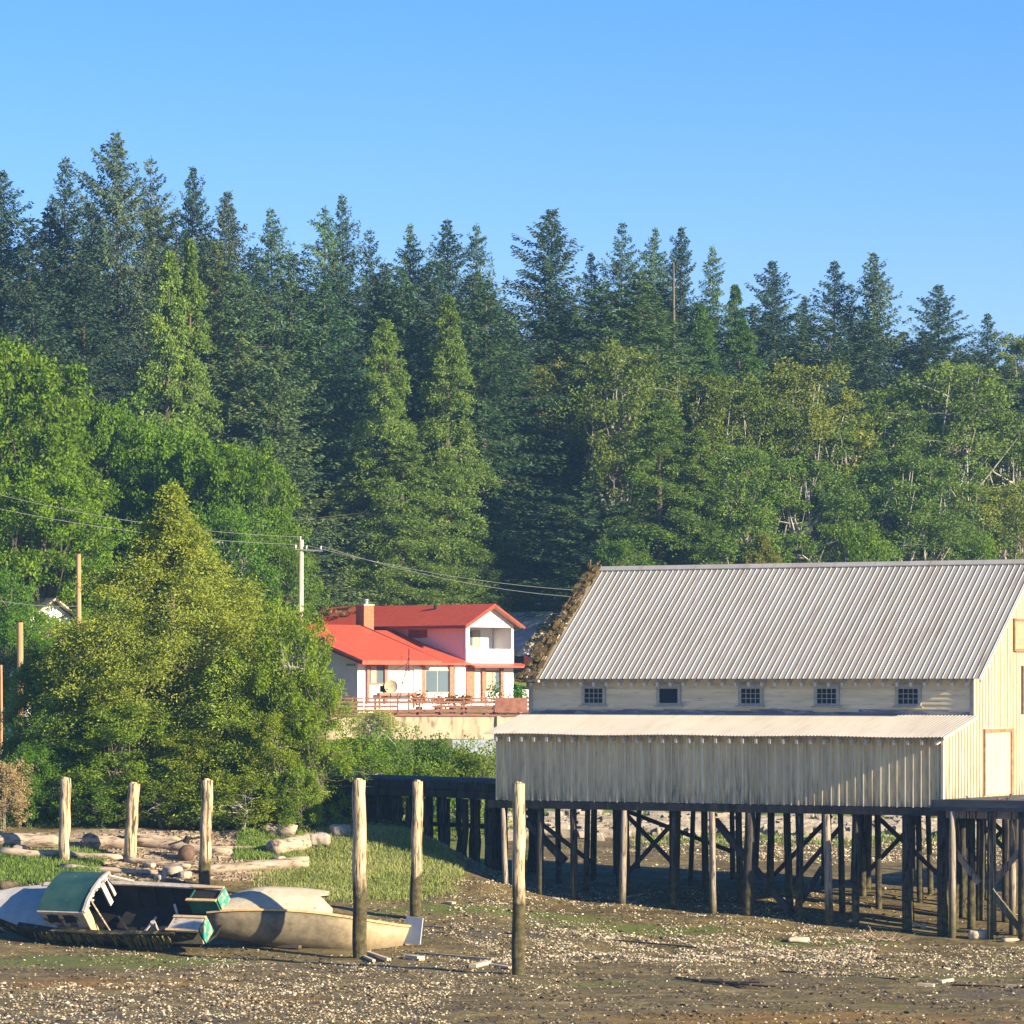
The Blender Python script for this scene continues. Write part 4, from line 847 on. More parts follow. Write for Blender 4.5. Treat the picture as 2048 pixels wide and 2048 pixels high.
tag(mb.build('red_shed', [M['red'], M['redtrim']]), 'small dark shed with a red roof right of the white house', 'shed')
# left house behind the trees
lh = thing('hidden_house', 'white gabled house mostly hidden by trees at left', 'house', (XofPx(158, 262), 262, 6.4), (0, 0, R(35)))
mb = MB(); mb.box(-4, 0, 0, 6, 0, 8.0); mb.prism([(-4, 8.0), (0, 8.0), (-2, 9.4)], 'y', 0.01, .2); mb.build('wall', M['white'], lh)
mb = MB()
for sgn in (-1, 1):
    x0, x1 = -2, -2 + sgn * 2.6; mb.hexa([(x0, -.6, 9.5), (x1, -.6, 7.7), (x1, 7, 7.7), (x0, 7, 9.5), (x0, -.6, 9.62), (x1, -.6, 7.82), (x1, 7, 7.82), (x0, 7, 9.62)])
mb.build('roof', M['concrete'], lh)
M['wire'] = mottled('dull_wire', (.14, .15, .15), (.2, .2, .2), 2, bump=0)
# ------------------------------------------------------------ warehouse on the wharf
TH = R(30.8); WX, WY = 17.26, 160.0
wh = thing('wooden_warehouse', 'long cream board warehouse with ribbed metal roof standing on piles', 'warehouse', (WX, WY, 0), (0, 0, -TH))
cT, sT = math.cos(TH), math.sin(TH)
def wx(px, t): k = (px - CX) / F; return (k * (WY + cT * t) - WX - sT * t) / (cT + k * sT)
def wt(px, x=0): k = (px - CX) / F; return (k * (WY - sT * x) - WX - cT * x) / (sT - k * cT)
def wY(x, t): return WY - sT * x + cT * t
def wz(py, x, t): return HC - (py - HY) / F * wY(x, t)
def w2(x, t): return (WX + cT * x + sT * t, WY - sT * x + cT * t)
LN = 20.9; T1 = 2.9; TR = 8.1; T2 = 13.3; ZF = 5.5; ZE = 10.66; ZR = 15.57; OV = .45
sl_ = (ZR - ZE) / (TR - (T1 - OV))
rw_ = random.Random(3)
# front board and batten wall of the lean-to
mb = MB(); mb.box(-LN, -.0, 0, .12, ZF, 8.32)
x = -LN + .03
while x < -.05:
    w_ = rw_.uniform(.05, .075); zb = ZF - rw_.uniform(0, .03); mb.m = 1; mb.box(x, x + w_, -.06, -.001, zb, 8.28); x += .365 + rw_.uniform(-.035, .035)
mb.box(-.07, .03, -.075, .0, ZF - .02, 8.3)
mb.build('lean_to_wall', [M['board'], M['batten']], wh)
# ends of the lean-to and the gables
def roofz(t): return (ZE + sl_ * (t - (T1 - OV))) if t <= TR else ZR - sl_ * (t - TR)
def endwall(xa, xb, name, out):
    mb = MB(); lt = lambda t: 8.42 + (9.15 - 8.42) * t / T1
    mb.prism([(.13, ZF), (T1, ZF), (T1, lt(T1) - .1), (.13, lt(.13) - .12)], 'x', xa, xb)
    mb.prism([(T1 + .001, ZF), (T2, ZF), (T2, roofz(T2) - .12), (TR, ZR - .12), (T1 + .001, roofz(T1) - .12)], 'x', xa, xb)
    t = .2
    while t < T2 - .1:
        if not (3.85 < t < 6.6):
            top = (lt(t) if t < T1 - .06 else roofz(t)) - .16
            lo = ZF if t < T1 else ZF
            if out > 0: mb.box(xb + .001, xb + .035, t, t + .05, lo, top)
            else: mb.box(xa - .035, xa - .001, t, t + .05, lo, top)
        elif 3.85 < t < 6.6:
            if out > 0: mb.box(xb + .001, xb + .035, t, t + .05, 8.65, roofz(t) - .16)
        t += .3 + rw_.uniform(-.02, .02)
    mb.box(xb + .001 if out > 0 else xa - .05, xb + .05 if out > 0 else xa - .001, T1 - .06, T1 + .06, 9.2, roofz(T1) - .14)
    mb.build(name, M['gable'], wh)
endwall(-.12, 0, 'gable_wall', 1); endwall(-LN, -LN + .12, 'gable_wall', -1)
# door on the sunny end
d0, d1 = 3.95, 6.5
mb = MB()
for i in range(8):
    a0 = lerp(d0, d1, i / 8) + .01; a1 = lerp(d0, d1, (i + 1) / 8) - .01; mb.box(.004, .05, a0, a1, 5.9, 8.45)
dr = mb.build('door', M['doorpaint'], wh)
mb = MB(); mb.box(.004, .10, d0 - .14, d0 - .01, 5.86, 8.6); mb.box(.004, .10, d1 + .01, d1 + .3, 5.86, 8.6); mb.box(.004, .10, d0 - .009, d1 + .009, 8.46, 8.6); mb.build('frame', M['frame'], dr)
# loft hatch
mb = MB(); mb.box(.004, .06, 6.95, 9.3, 11.9, 13.05); hm = mottled('faded_pink_boards', (.36, .22, .13), (.46, .30, .19), 3, stretch=(1, .3, 1)); hh = mb.build('loft_hatch', hm, wh)
mb = MB(); mb.box(.004, .1, 6.83, 6.94, 11.8, 13.15); mb.box(.004, .1, 6.95, 9.4, 11.78, 11.89); mb.box(.004, .1, 6.95, 9.4, 13.06, 13.16); mb.build('frame', M['frame'], hh)
mb = MB(); mb.box(.004, .08, wt(2042), wt(2042) + 1.2, 9.2, 11.2); mb.build('rusty_door', M['rust'], wh)
# main wall strip: lapped clapboards
mb = MB(); z = 9.0; 
mb.box(-LN, -.13, T1 + .03, T1 + .12, 8.9, 10.98)
while z < 10.85:
    mb.prism([(T1 + .029, z), (T1 - .012, z), (T1 + .018, z + .2), (T1 + .029, z + .2)], 'x', -LN, -.12 + .0); z += .2
mb.build('clapboard_wall', M['clap'], wh)
mb = MB(); mb.box(-.14, .03, T1 - .05, T1 + .02, 9.2, 10.75); mb.box(-LN - .03, -LN + .1, T1 - .05, T1 + .02, 9.2, 10.75); mb.build('corner_board', M['trim'], wh)
# torn tar flashing
mb = MB(); x = -LN
while x < -.2:
    x2 = min(x + rw_.uniform(.5, 1.3), -.15); h = rw_.uniform(.12, .24); mb.hexa([(x, T1 - .045, 9.16), (x2, T1 - .045, 9.16), (x2, T1 - .02, 9.16), (x, T1 - .02, 9.16), (x, T1 - .04, 9.16 + h), (x2, T1 - .04, 9.16 + h * rw_.uniform(.8, 1.1)), (x2, T1 - .02, 9.16 + h * .9), (x, T1 - .02, 9.16 + h)]); x = x2 + .004
mb.build('tar_flashing', M['tar'], wh)
# five windows
for i, pxc in enumerate((1188, 1338, 1502, 1654, 1817)):
    xc = wx(pxc, T1); a, b2 = xc - .44, xc + .44; z0, z1 = 9.63, 10.24; y = T1
    mb = MB(); mb.box(a - .14, a, y - .06, y + .02, z0 - .1, z1 + .12); mb.box(b2, b2 + .14, y - .06, y + .02, z0 - .1, z1 + .12); mb.box(a, b2, y - .06, y + .02, z1, z1 + .12)
    mb.box(a - .28, b2 + .28, y - .10, y - .061, z1 + .125, z1 + .2) ; mb.box(a, b2, y - .055, y + .02, z0 - .1, z0)
    wn = mb.build('window', M['trim'], wh)
    mb = MB(); mb.box(a - .25, b2 + .25, y - .12, y - .062, z0 - .17, z0 - .101); mb.build('sill', M['trim'], wn)
    mb = MB(); mb.box(a, b2, y - .018, y - .012, z0, z1); mb.build('pane', M['darkglass'], wn)
    if i != 1:
        mb = MB()
        for k in range(1, 4): xx = lerp(a, b2, k / 4); mb.box(xx - .014, xx + .014, y - .034, y - .02, z0, z1)
        for k in range(1, 3): zz = lerp(z0, z1, k / 3); mb.box(a, b2, y - .033, y - .0205, zz - .013, zz + .013)
        mb.build('muntins', M['trim'], wn)
    else: wn['label'] = 'blue dark window without glazing bars'
# rafter tails
mbr = MB(); mbr.hexa([(-.055, -.03, -.17), (.055, -.03, -.17), (.055, OV + .1, -.04), (-.055, OV + .1, -.04), (-.055, -.03, .02), (.055, -.03, .02), (.055, OV + .1, .10), (-.055, OV + .1, .10)]); rm = mbr.mesh('rafter_tail', M['rafter'])
n1 = 34
for i in range(n1):
    o = link('rafter_tail', rm, wh); o.location = (-LN + .25 + i * (LN - .4) / (n1 - 1), -OV + .05, 8.17)
for i in range(n1):
    o = link('rafter_tail', rm, wh); o.location = (-LN + .25 + i * (LN - .4) / (n1 - 1), T1 - OV + .06, ZE - .17); o.rotation_euler = (R(28), 0, 0)
# lean-to roof, corrugated
def corrug(x0, x1, y0, z0, y1, z1, pitch, amp, ny_=6, jag=0):
    xs_ = np.arange(x0, x1, pitch / 8); rows = []
    for j in range(ny_ + 1):
        t = j / ny_; row = []
        for k, xx in enumerate(xs_):
            jj = jag * math.sin(int(xx / .75) * 12.9898) if j == 0 else 0
            row.append((xx, lerp(y0, y1, t) + jj, lerp(z0, z1, t) + amp * math.sin(2 * math.pi * xx / pitch) + jj * (z1 - z0) / (y1 - y0) + .02 * math.sin(xx * .9) * (1 - t)))
        rows.append(row)
    mb = MB(); mb.sheet(rows, (0, 0, -.012)); return mb
corrug(-LN - .35, .22, -OV, 8.32, T1 - .03, 9.17, .16, .017, jag=.02).build('lean_to_roof', M['roof2'], wh)
mb = MB(); mb.beam((.2, -OV, 8.24), (.2, T1 - .06, 9.08), .04, .14); mb.build('verge_board', M['foam'], wh)
# main roof: ribbed sheet, real ribs
X0, X1 = -20.42, .53
prof = []; x = X0; p = .275
while x < X1 - p: prof += [(x, 0), (x + p - .04, 0), (x + p - .031, .024), (x + p - .012, .024), (x + p - .003, 0)]; x += p
prof.append((X1, 0))
nl = Vector((0, -sl_, 1)).normalized()
def ribroof(ya, za, yb, zb_, nrm, name, ns=1):
    rows = [[Vector((px, lerp(ya, yb, t), lerp(za, zb_, t))) + nrm * h for px, h in prof] for t in np.linspace(0, 1, ns + 1)]
    mb = MB(); mb.sheet(rows, tuple(-nrm * .015)); return mb.build(name, M['roof'], wh)
ribroof(T1 - OV, ZE, TR, ZR, nl, 'roof'); nb_ = Vector((0, sl_, 1)).normalized(); ribroof(2 * TR - (T1 - OV), ZE, TR + .001, ZR, nb_, 'roof')
mb = MB(); mb.hexa([(X0, TR - .2, ZR - .14), (X1, TR - .2, ZR - .14), (X1, TR, ZR + .04), (X0, TR, ZR + .04), (X0, TR - .2, ZR - .10), (X1, TR - .2, ZR - .10), (X1, TR, ZR + .08), (X0, TR, ZR + .08)])
mb.hexa([(X0, TR + .001, ZR + .04), (X1, TR + .001, ZR + .04), (X1, TR + .2, ZR - .14), (X0, TR + .2, ZR - .14), (X0, TR + .001, ZR + .08), (X1, TR + .001, ZR + .08), (X1, TR + .2, ZR - .10), (X0, TR + .2, ZR - .10)])
mb.build('ridge_cap', M['roof2'], wh)
mb = MB(); mb.beam((X1 - .03, T1 - OV, ZE - .1), (X1 - .03, TR, ZR - .1), .05, .15); mb.beam((X1 - .03, TR, ZR - .1), (X1 - .03, 2 * TR - T1 + OV, ZE - .1), .05, .15); mb.build('verge_board', M['trim'], wh)
# mossy remains of the old shingle roof along the far verge
mb = MB(); r9 = random.Random(9)
mb.hexa([(X0 - .75, T1 - OV, ZE - .16), (X0 + .1, T1 - OV, ZE - .16), (X0 + .1, TR, ZR - .16), (X0 - .45, TR, ZR - .16), (X0 - .75, T1 - OV, ZE - .06), (X0 + .1, T1 - OV, ZE - .06), (X0 + .1, TR, ZR - .06), (X0 - .45, TR, ZR - .06)])
u = Vector((0, 1, sl_)).normalized()
for i in range(420):
    t = r9.random(); wd_ = lerp(.85, .5, t); xx = X0 - r9.random() * wd_ + .04
    c = Vector((xx, lerp(T1 - OV, TR, t), lerp(ZE, ZR, t))) + nl * (r9.uniform(-.06, .10))
    a = Vector((1, 0, 0)) * r9.uniform(.05, .14); b = u * r9.uniform(.08, .22); k = nl * r9.uniform(.015, .05)
    tw = Vector((0, 0, r9.uniform(-.05, .05))); q = [c - a - b, c + a - b + tw, c + a + b, c - a + b - tw]
    mb.hexa([v - k for v in q] + [v + k for v in q])
for i in range(9):
    c = Vector((X0 - r9.uniform(0, .5), TR - r9.uniform(0, .3), ZR - .1)); mb.beam(c, c + Vector((r9.uniform(-.1, .25), .1, r9.uniform(.25, .5))), .08, .04)
mb.build('mossy_shingles', M['moss'], wh)
mb = MB(); mb.beam((X0 - .02, T1 - OV, ZE + .05), (X0 - .02, TR, ZR + .05), .06, .05); mb.build('verge_board', M['foam'], wh)
mb = MB(); mb.beam((X0 - .95, T1 - OV + .1, ZE - .05), (X0 + .25, T1 - OV - .05, ZE - .1), .16, .1); mb.build('broken_rafter', M['foam'], wh)
mb = MB(); mb.box(-LN + .13, -.13, .13, T2 - .01, ZF + .01, ZF + .1); mb.build('floor', M['creo'], wh)
mb = MB(); mb.box(-LN, 0, T2 - .12, T2, ZF + .001, 10.5); mb.build('back_wall', M['board'], wh)

# ------------------------------------------------------------ wharf: beams, piles, braces
wf = thing('timber_wharf', 'black creosoted pile wharf carrying the cream warehouse over the mud', 'wharf', (WX, WY, 0), (0, 0, -TH))
mb = MB(); mb.box(-LN - .3, .4, -.16, .18, ZF - .34, ZF - .035); mb.build('front_beam', M['creo'], wf)
for t in (2.6, 5.2, 7.8, 10.4, 13.0): mb = MB(); mb.box(-LN - .2, .3, t - .15, t + .15, ZF - .40, ZF - .02); mb.build('beam', M['creo'], wf)
def wpile(x, t, r, top, mat, parent=wf, lean=0, name='pile'):
    X, Y = w2(x, t); zg = G(X, Y) - .4; q = MB(); n_ = 7
    q.tube([(x + lean * (1 - k / (n_ - 1)), t, lerp(zg, top, k / (n_ - 1))) for k in range(n_)], [r * lerp(1.0, .88, k / (n_ - 1)) for k in range(n_)], n=10, wob=.12, rnd=rw_)
    return q.build(name, M[mat], parent, smooth=True)
def xs_at(pxs, t): return [wx(p_, t) for p_ in pxs]
for i, (p_, r, mt) in enumerate(((1009, .12, 'palewharf'), (1080, .15, 'piled'), (1146, .16, 'piled'), (1252, .15, 'palewharf'), (1347, .12, 'piled'), (1427, .15, 'palewharf'), (1500, .24, 'piled'), (1600, .16, 'piled'), (1656, .17, 'palewharf'), (1713, .17, 'piled'), (1812, .20, 'piled'), (1884, .24, 'piled'))):
    wpile(wx(p_, 0), -.12 if mt == 'palewharf' else .02, r, ZF - .35, mt, lean=rw_.uniform(-.15, .15))
PRW = {}
for t in (2.6, 5.2, 7.8, 10.4, 13.0):
    n_ = 9
    for i in range(n_):
        if t > 6 and -13 > (-LN + i * LN / (n_ - 1)) + 0 and i % 2: continue
        xp = -LN + .2 + i * (LN - .4) / (n_ - 1) + rw_.uniform(-.7, .7); PRW.setdefault(t, []).append(xp)
        wpile(xp, t + rw_.uniform(-.1, .1), rw_.uniform(.11, .17), ZF - .4, 'piled', lean=rw_.uniform(-.2, .2))
def wbrace(p0, p1, t, w_, mat='creo', par=wf):
    x0, x1 = wx(p0[0], t), wx(p1[0], t); mb = MB(); mb.beam((x0, t, wz(p0[1], x0, t)), (x1, t, wz(p1[1], x1, t)), w_, w_ * .9, up=(0, 1, 0)); mb.build('brace', M[mat], par)
wbrace((1430, 1640), (1585, 1830), .32, .26); wbrace((1645, 1735), (1590, 1822), .42, .2); wbrace((1050, 1640), (1130, 1722), .35, .28)
def pbrace(t, i, j, z0, z1, w_=.18, off=.2):
    xa, xb = PRW[t][i], PRW[t][j]; mb = MB(); mb.beam((xa, t + off, z0), (xb, t + off, z1), w_, .09, up=(0, 1, 0)); mb.build('brace', M['creo'], wf)
for (t, i, j, z0, z1) in ((13.0, -3, -2, 4.9, 2.6), (13.0, -2, -3, 4.9, 2.6), (10.4, -2, -1, 4.8, 2.4), (7.8, -4, -3, 2.3, 4.8), (5.2, 1, 2, 4.9, 2.6), (5.2, 4, 5, 2.3, 4.9), (5.2, 6, 7, 4.8, 2.0), (2.6, 0, 1, 4.9, 2.8), (2.6, 3, 2, 4.9, 2.4), (2.6, 5, 6, 2.0, 4.6), (10.4, 0, 1, 4.9, 3.0)):
    pbrace(t, i, j, z0, z1)
# loading dock at the sunny end
dkp = thing('loading_dock', 'weathered grey timber loading dock at the right end of the warehouse', 'dock', (WX, WY, 0), (0, 0, -TH))
ZD = 5.84
mb = MB()
for i in range(9): mb.box(.12, 9, -.55 + i * .36, -.55 + i * .36 + .34, ZD - .09, ZD)
for i in range(9, 37): mb.box(.12, 1.9, -.55 + i * .36, -.55 + i * .36 + .34, ZD - .09, ZD)  # kept narrow so sun gets under the warehouse
for i in range(37, 58): mb.box(.12, 22, -.55 + i * .36, -.55 + i * .36 + .34, ZD - .09, ZD)  # unseen rear platform, added to cast a shadow strip on the mud
mb.build('deck', M['dock'], dkp)
mb = MB(); mb.box(-.25, 9, -.62, -.40, ZD - .44, ZD - .02); mb.box(-.1, 9, -.66, -.621, ZD - .30, ZD - .05); mb.build('fascia_beam', M['dock'], dkp)
mb = MB(); mb.box(.2, 9, -.2, .05, ZD - .75, ZD - .45); mb.build('beam', M['palewharf'], dkp)
for (p_, t, r, mt) in ((1905, -.5, .15, 'palewharf'), (1893, .5, .2, 'piled'), (2110, 14, .2, 'piled'), (2180, 14, .2, 'piled'), (2110, 19, .2, 'piled'), (2190, 19, .2, 'piled'), (2110, 1, .2, 'piled'), (2180, 1, .2, 'piled'), (1943, 2.8, .18, 'piled'), (1980, -.4, .13, 'pileg'), (1986, 1.2, .14, 'palewharf'), (2025, 1.5, .15, 'palewharf'), (2012, 5.2, .18, 'piled'), (2046, -.4, .2, 'piled'), (1960, 6, .17, 'piled'), (2030, 8.5, .18, 'piled'), (1925, 5.6, .15, 'piled'), (2065, 2, .2, 'piled')):
    wpile(wx(p_, t), t, r, ZD - .46, mt, dkp)
wbrace((1905, 1695), (1958, 1766), -.25, .2, 'palewharf', dkp); wbrace((1980, 1780), (2046, 1864), -.15, .24, 'palewharf', dkp); wbrace((2044, 1700), (1984, 1768), 1.4, .22, 'palewharf', dkp)
mb = MB()                                       # rubbish along the dock edge
for i in range(14): xx = rw_.uniform(.3, 6); mb.beam((xx, -.2 + rw_.random() * .4, ZD + .02), (xx + rw_.uniform(-.3, .3), rw_.random(), ZD + rw_.uniform(.05, .22)), .05, .04)
tag(mb.build('brushwood', M['rust']), 'rusty brown scraps and twigs lying along the dock edge', 'debris'); bpy.context.view_layer.update()
o = C.objects['brushwood']; o.location = (WX, WY, 0); o.rotation_euler = (0, 0, -TH)

# ------------------------------------------------------------ trestle from the shore to the warehouse
tr = thing('timber_trestle', 'low black timber trestle running from the bushes to the warehouse', 'trestle', (0, 0, 0))
A_ = P(1004, 1568, 176.2); B_ = P(652, 1556, 181.2)
dv = (B_ - A_); Lt = dv.length; dv.normalize(); nv = Vector((dv.y, -dv.x, 0)).normalized()
if nv.y > 0: nv = -nv
for k, off in enumerate((0, -4.0)):
    mb = MB(); a, b = A_ + nv * off, B_ + nv * off; up_ = Vector((0, 0, 1))
    mb.beam(a - up_ * .16, b - up_ * .16, .25, .3); mb.beam(a - up_ * .52, b - up_ * .50, .3, .34); mb.build('stringer', M['creo'], tr)
mb = MB()
for i in range(int(Lt / .3)):
    c = A_ + dv * (.15 + i * .3) - nv * 2.0; mb.beam(c - nv * 2.05 + Vector((0, 0, .045)), c + nv * 2.05 + Vector((0, 0, .045 + rw_.uniform(-.01, .01))), .27, .08)
mb.build('deck', M['dock'], tr)
nb = 11
for i in range(nb):
    for k, off in enumerate((0, -4.0)):
        c = A_ + dv * ((i + .5) * Lt / nb + rw_.uniform(-.3, .3)) + nv * (off - .1); zg = G(c.x, c.y) - .4
        if zg > 5.2: continue
        r = rw_.uniform(.13, .17) if i % 3 else .24
        mb = MB(); mb.tube([(c.x + rw_.uniform(-.06, .06), c.y, lerp(zg, 5.33, j / 5)) for j in range(6)], r, n=10, wob=.1, rnd=rw_); mb.build('pile', M['piled'], tr, smooth=True)
mb = MB(); a = A_ + nv * -4.1 + dv * 3 - Vector((0, 0, 2.1)); mb.beam(a, a + dv * 5, .14, .2); mb.build('brace', M['creo'], tr)
mb = MB(); a = B_ + dv * 1.0; mb.hexa([a - dv * 2.6 + Vector((0, 0, -4)), a + Vector((0, 0, -3.5)), a - nv * 4 + Vector((0, 0, -3)), a - dv * 2.6 - nv * 4 + Vector((0, 0, -3)), a - dv * 2.2 + Vector((0, 0, -.7)), a + Vector((0, 0, -.7)), a - nv * 4 + Vector((0, 0, -.7)), a - dv * 2.2 - nv * 4 + Vector((0, 0, -.7))]); mb.build('abutment', M['creo'], tr)

# ------------------------------------------------------------ tall mooring piles
MP = 'tall weathered mooring piles standing in the mud'
for (px0, px1, yt, Y, r, lab) in (
    (131, 128, 1557, 172, .25, 'pale pinkish tall pile behind the green cabin roof, leftmost of the row'),
    (268, 258, 1567, 172.3, .27, 'yellowish tall pile with chipped top, second from the left'),
    (415, 408, 1560, 168, .255, 'mottled reddish tall pile at the stern of the green cabin wreck'),
    (718, 720, 1560, 150.8, .27, 'tall pile in front of the overturned cream hull, dark at its foot'),
    (836, 830, 1563, 161.7, .23, 'slimmer tall pile with a rusty top behind the cream hull'),
    (1038, 1037, 1567, 143.8, .24, 'tall pile nearest the viewer, left of the warehouse')):
    t0 = P(px0, yt, Y); xb = XofPx(px1, Y); zg = G(xb, Y) - .5; mb = MB(); n_ = 14
    mb.tube([(lerp(xb, t0.x, k / (n_ - 1)) + .02 * math.sin(k * 1.3 + px0), Y, lerp(zg, t0.z, k / (n_ - 1))) for k in range(n_)], [r * lerp(1.03, .93, k / (n_ - 1)) for k in range(n_)], n=18, wob=.05, rnd=rw_)
    mb.tube([(t0.x - .03, Y, t0.z - .05), (t0.x - .02, Y + .02, t0.z + .05)], [r * .7, r * .55], n=7, wob=.5, rnd=rw_)
    o = mb.build('mooring_pile', M['pile'], smooth=False); tag(o, lab, 'pile', MP)
    me_ = o.data; me_.shade_smooth()
    for pl_ in me_.polygons:
        if len(pl_.vertices) > 4: pl_.use_smooth = False
    bpy.context.view_layer.update()
    # object origin at the foot
    off = Vector((xb, Y, G(xb, Y))); me_.transform(Matrix.Translation(-off)); o.location = off

# ------------------------------------------------------------ utility poles and wires
up = thing('utility_pole', 'pale wooden utility pole with a crossarm left of the red roofed house', 'utility pole', (XofPx(601, 262), 262, G(XofPx(601, 262), 262)))
zt = HC + (HY - 1080) / F * 262 - up.location.z
mb = MB(); mb.tube([(0, 0, -.5), (0, 0, zt * .5), (.05, 0, zt)], [.22, .19, .15], n=12); mb.build('shaft', M['pole'] if 'pole' in M else M['foam'], up)
mb = MB(); mb.beam((-.35, -.2, zt - .62), (1.45, -.2, zt - .72), .07, .09); mb.build('crossarm', M['wire'], up)
for xx, zz in ((0, zt + .0), (-.3, zt - .55), (.4, zt - .6), (1.35, zt - .62)):
    mb = MB(); mb.tube([(xx, -.2, zz), (xx, -.2, zz + .22)], [.03, .06], n=8); mb.build('insulator', M['white'], up)
for (px, yt, Y, r, lab) in ((157, 1108, 240, .16, 'slim orange brown post rising in front of the hidden white house'), (40, 1245, 222, .19, 'shorter thick post with peeling pale bark near the left edge'), (2, 1330, 222, .08, 'thin yellowish stake at the very left edge')):
    x = XofPx(px, Y); zg = G(x, Y); z1 = HC - (yt - HY) / F * Y; mb = MB(); mb.tube([(0, 0, -.4), (.02, 0, (z1 - zg) * .5), (0, 0, z1 - zg)], [r * 1.1, r, r * .92], n=12, wob=.05, rnd=rw_)
    o = mb.build('wooden_post', M['polewood']); o.location = (x, Y, zg); tag(o, lab, 'post')
def wire(p, q, sag, lab):
    p, q = Vector(p), Vector(q); pts = [p.lerp(q, t) - Vector((0, 0, 4 * sag * t * (1 - t))) for t in np.linspace(0, 1, 17)]
    mb = MB(); mb.tube(pts, .016, n=4, cap=False); tag(mb.build('power_line', M['wire']), lab, 'cable', 'power lines strung from the utility pole')
pt = up.location + Vector((0, -.2, zt + .2))
wire(P(-60, 975, 245), pt, .6, 'uppermost power line sagging to the utility pole from the left')
wire(P(-60, 1005, 245), pt + Vector((-.3, 0, -.5)), .5, 'second power line from the top left of the utility pole')
wire(P(-60, 1190, 200), P(157, 1212, 240), .2, 'low cable reaching the slim orange brown post')
wire(pt + Vector((.4, 0, -.55)), P(1180, 1182, 275), .5, 'upper power line from the utility pole towards the warehouse roof')
wire(pt + Vector((1.35, 0, -.6)), P(1180, 1196, 275), .6, 'lower power line from the crossarm towards the warehouse roof')
# ------------------------------------------------------------ wreck with the green cabin
wr = thing('wrecked_fishing_boat', 'heeled over wooden wreck with a green cabin roof and broken aqua stern', 'boat', (XofPx(205, 155), 155, 1.75), (R(40), 0, R(-28)))
def hullsec(x, b, d, bow):
    return [(x, b, 0), (x, b * .97, -d * .35), (x, b * .78, -d * .78), (x, b * .3, -d), (x, -b * .3, -d), (x, -b * .78, -d * .78), (x, -b * .97, -d * .35), (x, -b, 0)]
st = [(-5.9, .05, 1.0, .35), (-5.3, .45, 1.05, .25), (-4.5, .85, 1.15, .15), (-3.3, 1.2, 1.2, .05), (-1.5, 1.4, 1.25, 0), (.5, 1.45, 1.25, 0), (2.5, 1.4, 1.2, 0), (4.0, 1.32, 1.1, .03), (5.0, 1.22, 1.0, .05)]
rows = [[(p[0], p[1], p[2] + s[3]) for p in hullsec(s[0], s[1], s[2], 0)] for s in st]
# inner shell is a separate, slightly smaller skin
inn = [[(p[0], p[1] * .93, p[2] * .93 + .02) for p in r_] for r_ in rows]
mb = MB(); n_, m_ = len(rows), 8
mb.v = [tuple(p) for r_ in rows for p in r_] + [tuple(p) for r_ in inn for p in r_]; o_ = n_ * m_
for i in range(n_ - 1):
    for j in range(m_ - 1):
        a, b, c, d = i * m_ + j, i * m_ + j + 1, (i + 1) * m_ + j + 1, (i + 1) * m_ + j
        mb.f.append((a, b, c, d)); mb.mi.append(0); mb.f.append((a + o_, d + o_, c + o_, b + o_)); mb.mi.append(1)
    for j in (0, m_ - 1):
        a, d = i * m_ + j, (i + 1) * m_ + j; mb.f.append((a, d, d + o_, a + o_)); mb.mi.append(1)
for i in (0, n_ - 1):
    for j in range(m_ - 1): a, b = i * m_ + j, i * m_ + j + 1; mb.f.append((a, a + o_, b + o_, b)); mb.mi.append(1)
mb.build('hull', [M['hullblack'], M['inside']], wr)
for s in (1, -1):
    mb = MB()
    for i in range(3, n_ - 1 - (1 if s < 0 else 0)):
        p, q = rows[i][0 if s > 0 else 7], rows[i + 1][0 if s > 0 else 7]; mb.beam(Vector(p) + Vector((0, -.05 * s, .05)), Vector(q) + Vector((0, -.05 * s, .05)), .2, .07)
    mb.build('gunwale', M['gunwale'] if s > 0 else M['hullblack'], wr)
# foredeck
mb = MB(); rr = []
for s in st[:5]:
    rr.append([(s[0], s[1] * k * .98, s[3] + .03 + .10 * (1 - k * k)) for k in np.linspace(-1, 1, 7)])
mb.sheet(rr, (0, 0, -.05)); mb.build('foredeck', M['boatwhite'], wr)
# cabin
r2 = random.Random(21)
c0, c1 = -2.0, .0
def arch(s, h=1.0, w_=1.1): return [(-w_, .02), (-w_, h * .72), (-w_ * .62, h * .95), (0, h * 1.05), (w_ * .62, h * .95), (w_, h * .72), (w_, .02)]
A0 = [(-1.12, .8), (-.6, .97), (0, 1.03), (.6, .97), (1.12, .8)]
mb = MB(); mb.sheet([[(x, y, z + .06) for y, z in A0] for x in (c0 - .08, c1 + .06)], (0, 0, -.05)); cr = mb.build('cabin_roof', M['green'], wr)
mb = MB()
for (ya, za), (yb, zb) in zip(A0[:-1], A0[1:]): mb.beam((c1 + .08, ya, za + .03), (c1 + .08, yb, zb + .03), .13, .15)
mb.beam((c0 - .08, -1.14, .80), (c1 + .06, -1.14, .80), .07, .10); 
for k in range(9):
    y = -1.1 + k * .26; zz = float(np.interp(y, [q[0] for q in A0], [q[1] for q in A0])); mb.beam((c1 + .05, y, zz + .02), (c1 + .12 + r2.uniform(.02, .22), y + r2.uniform(-.03, .03), zz + r2.uniform(-.08, .05)), .11, .035)
mb.build('roof_edge', M['gunwale'], cr)
mb = MB(); mb.box(c0, c1, -1.10, -1.03, .0, .78)
mb.build('cabin_side', M['cabinside'], wr); mb = MB(); mb.box(c0, c1, 1.03, 1.10, 0, .78); mb.build('cabin_side', M['cabinside'], wr)
for xa in (-1.75, -1.0):
    mb = MB(); mb.box(xa, xa + .5, -1.125, -1.101, .25, .62); mb.build('cabin_window', M['darkglass'], wr)
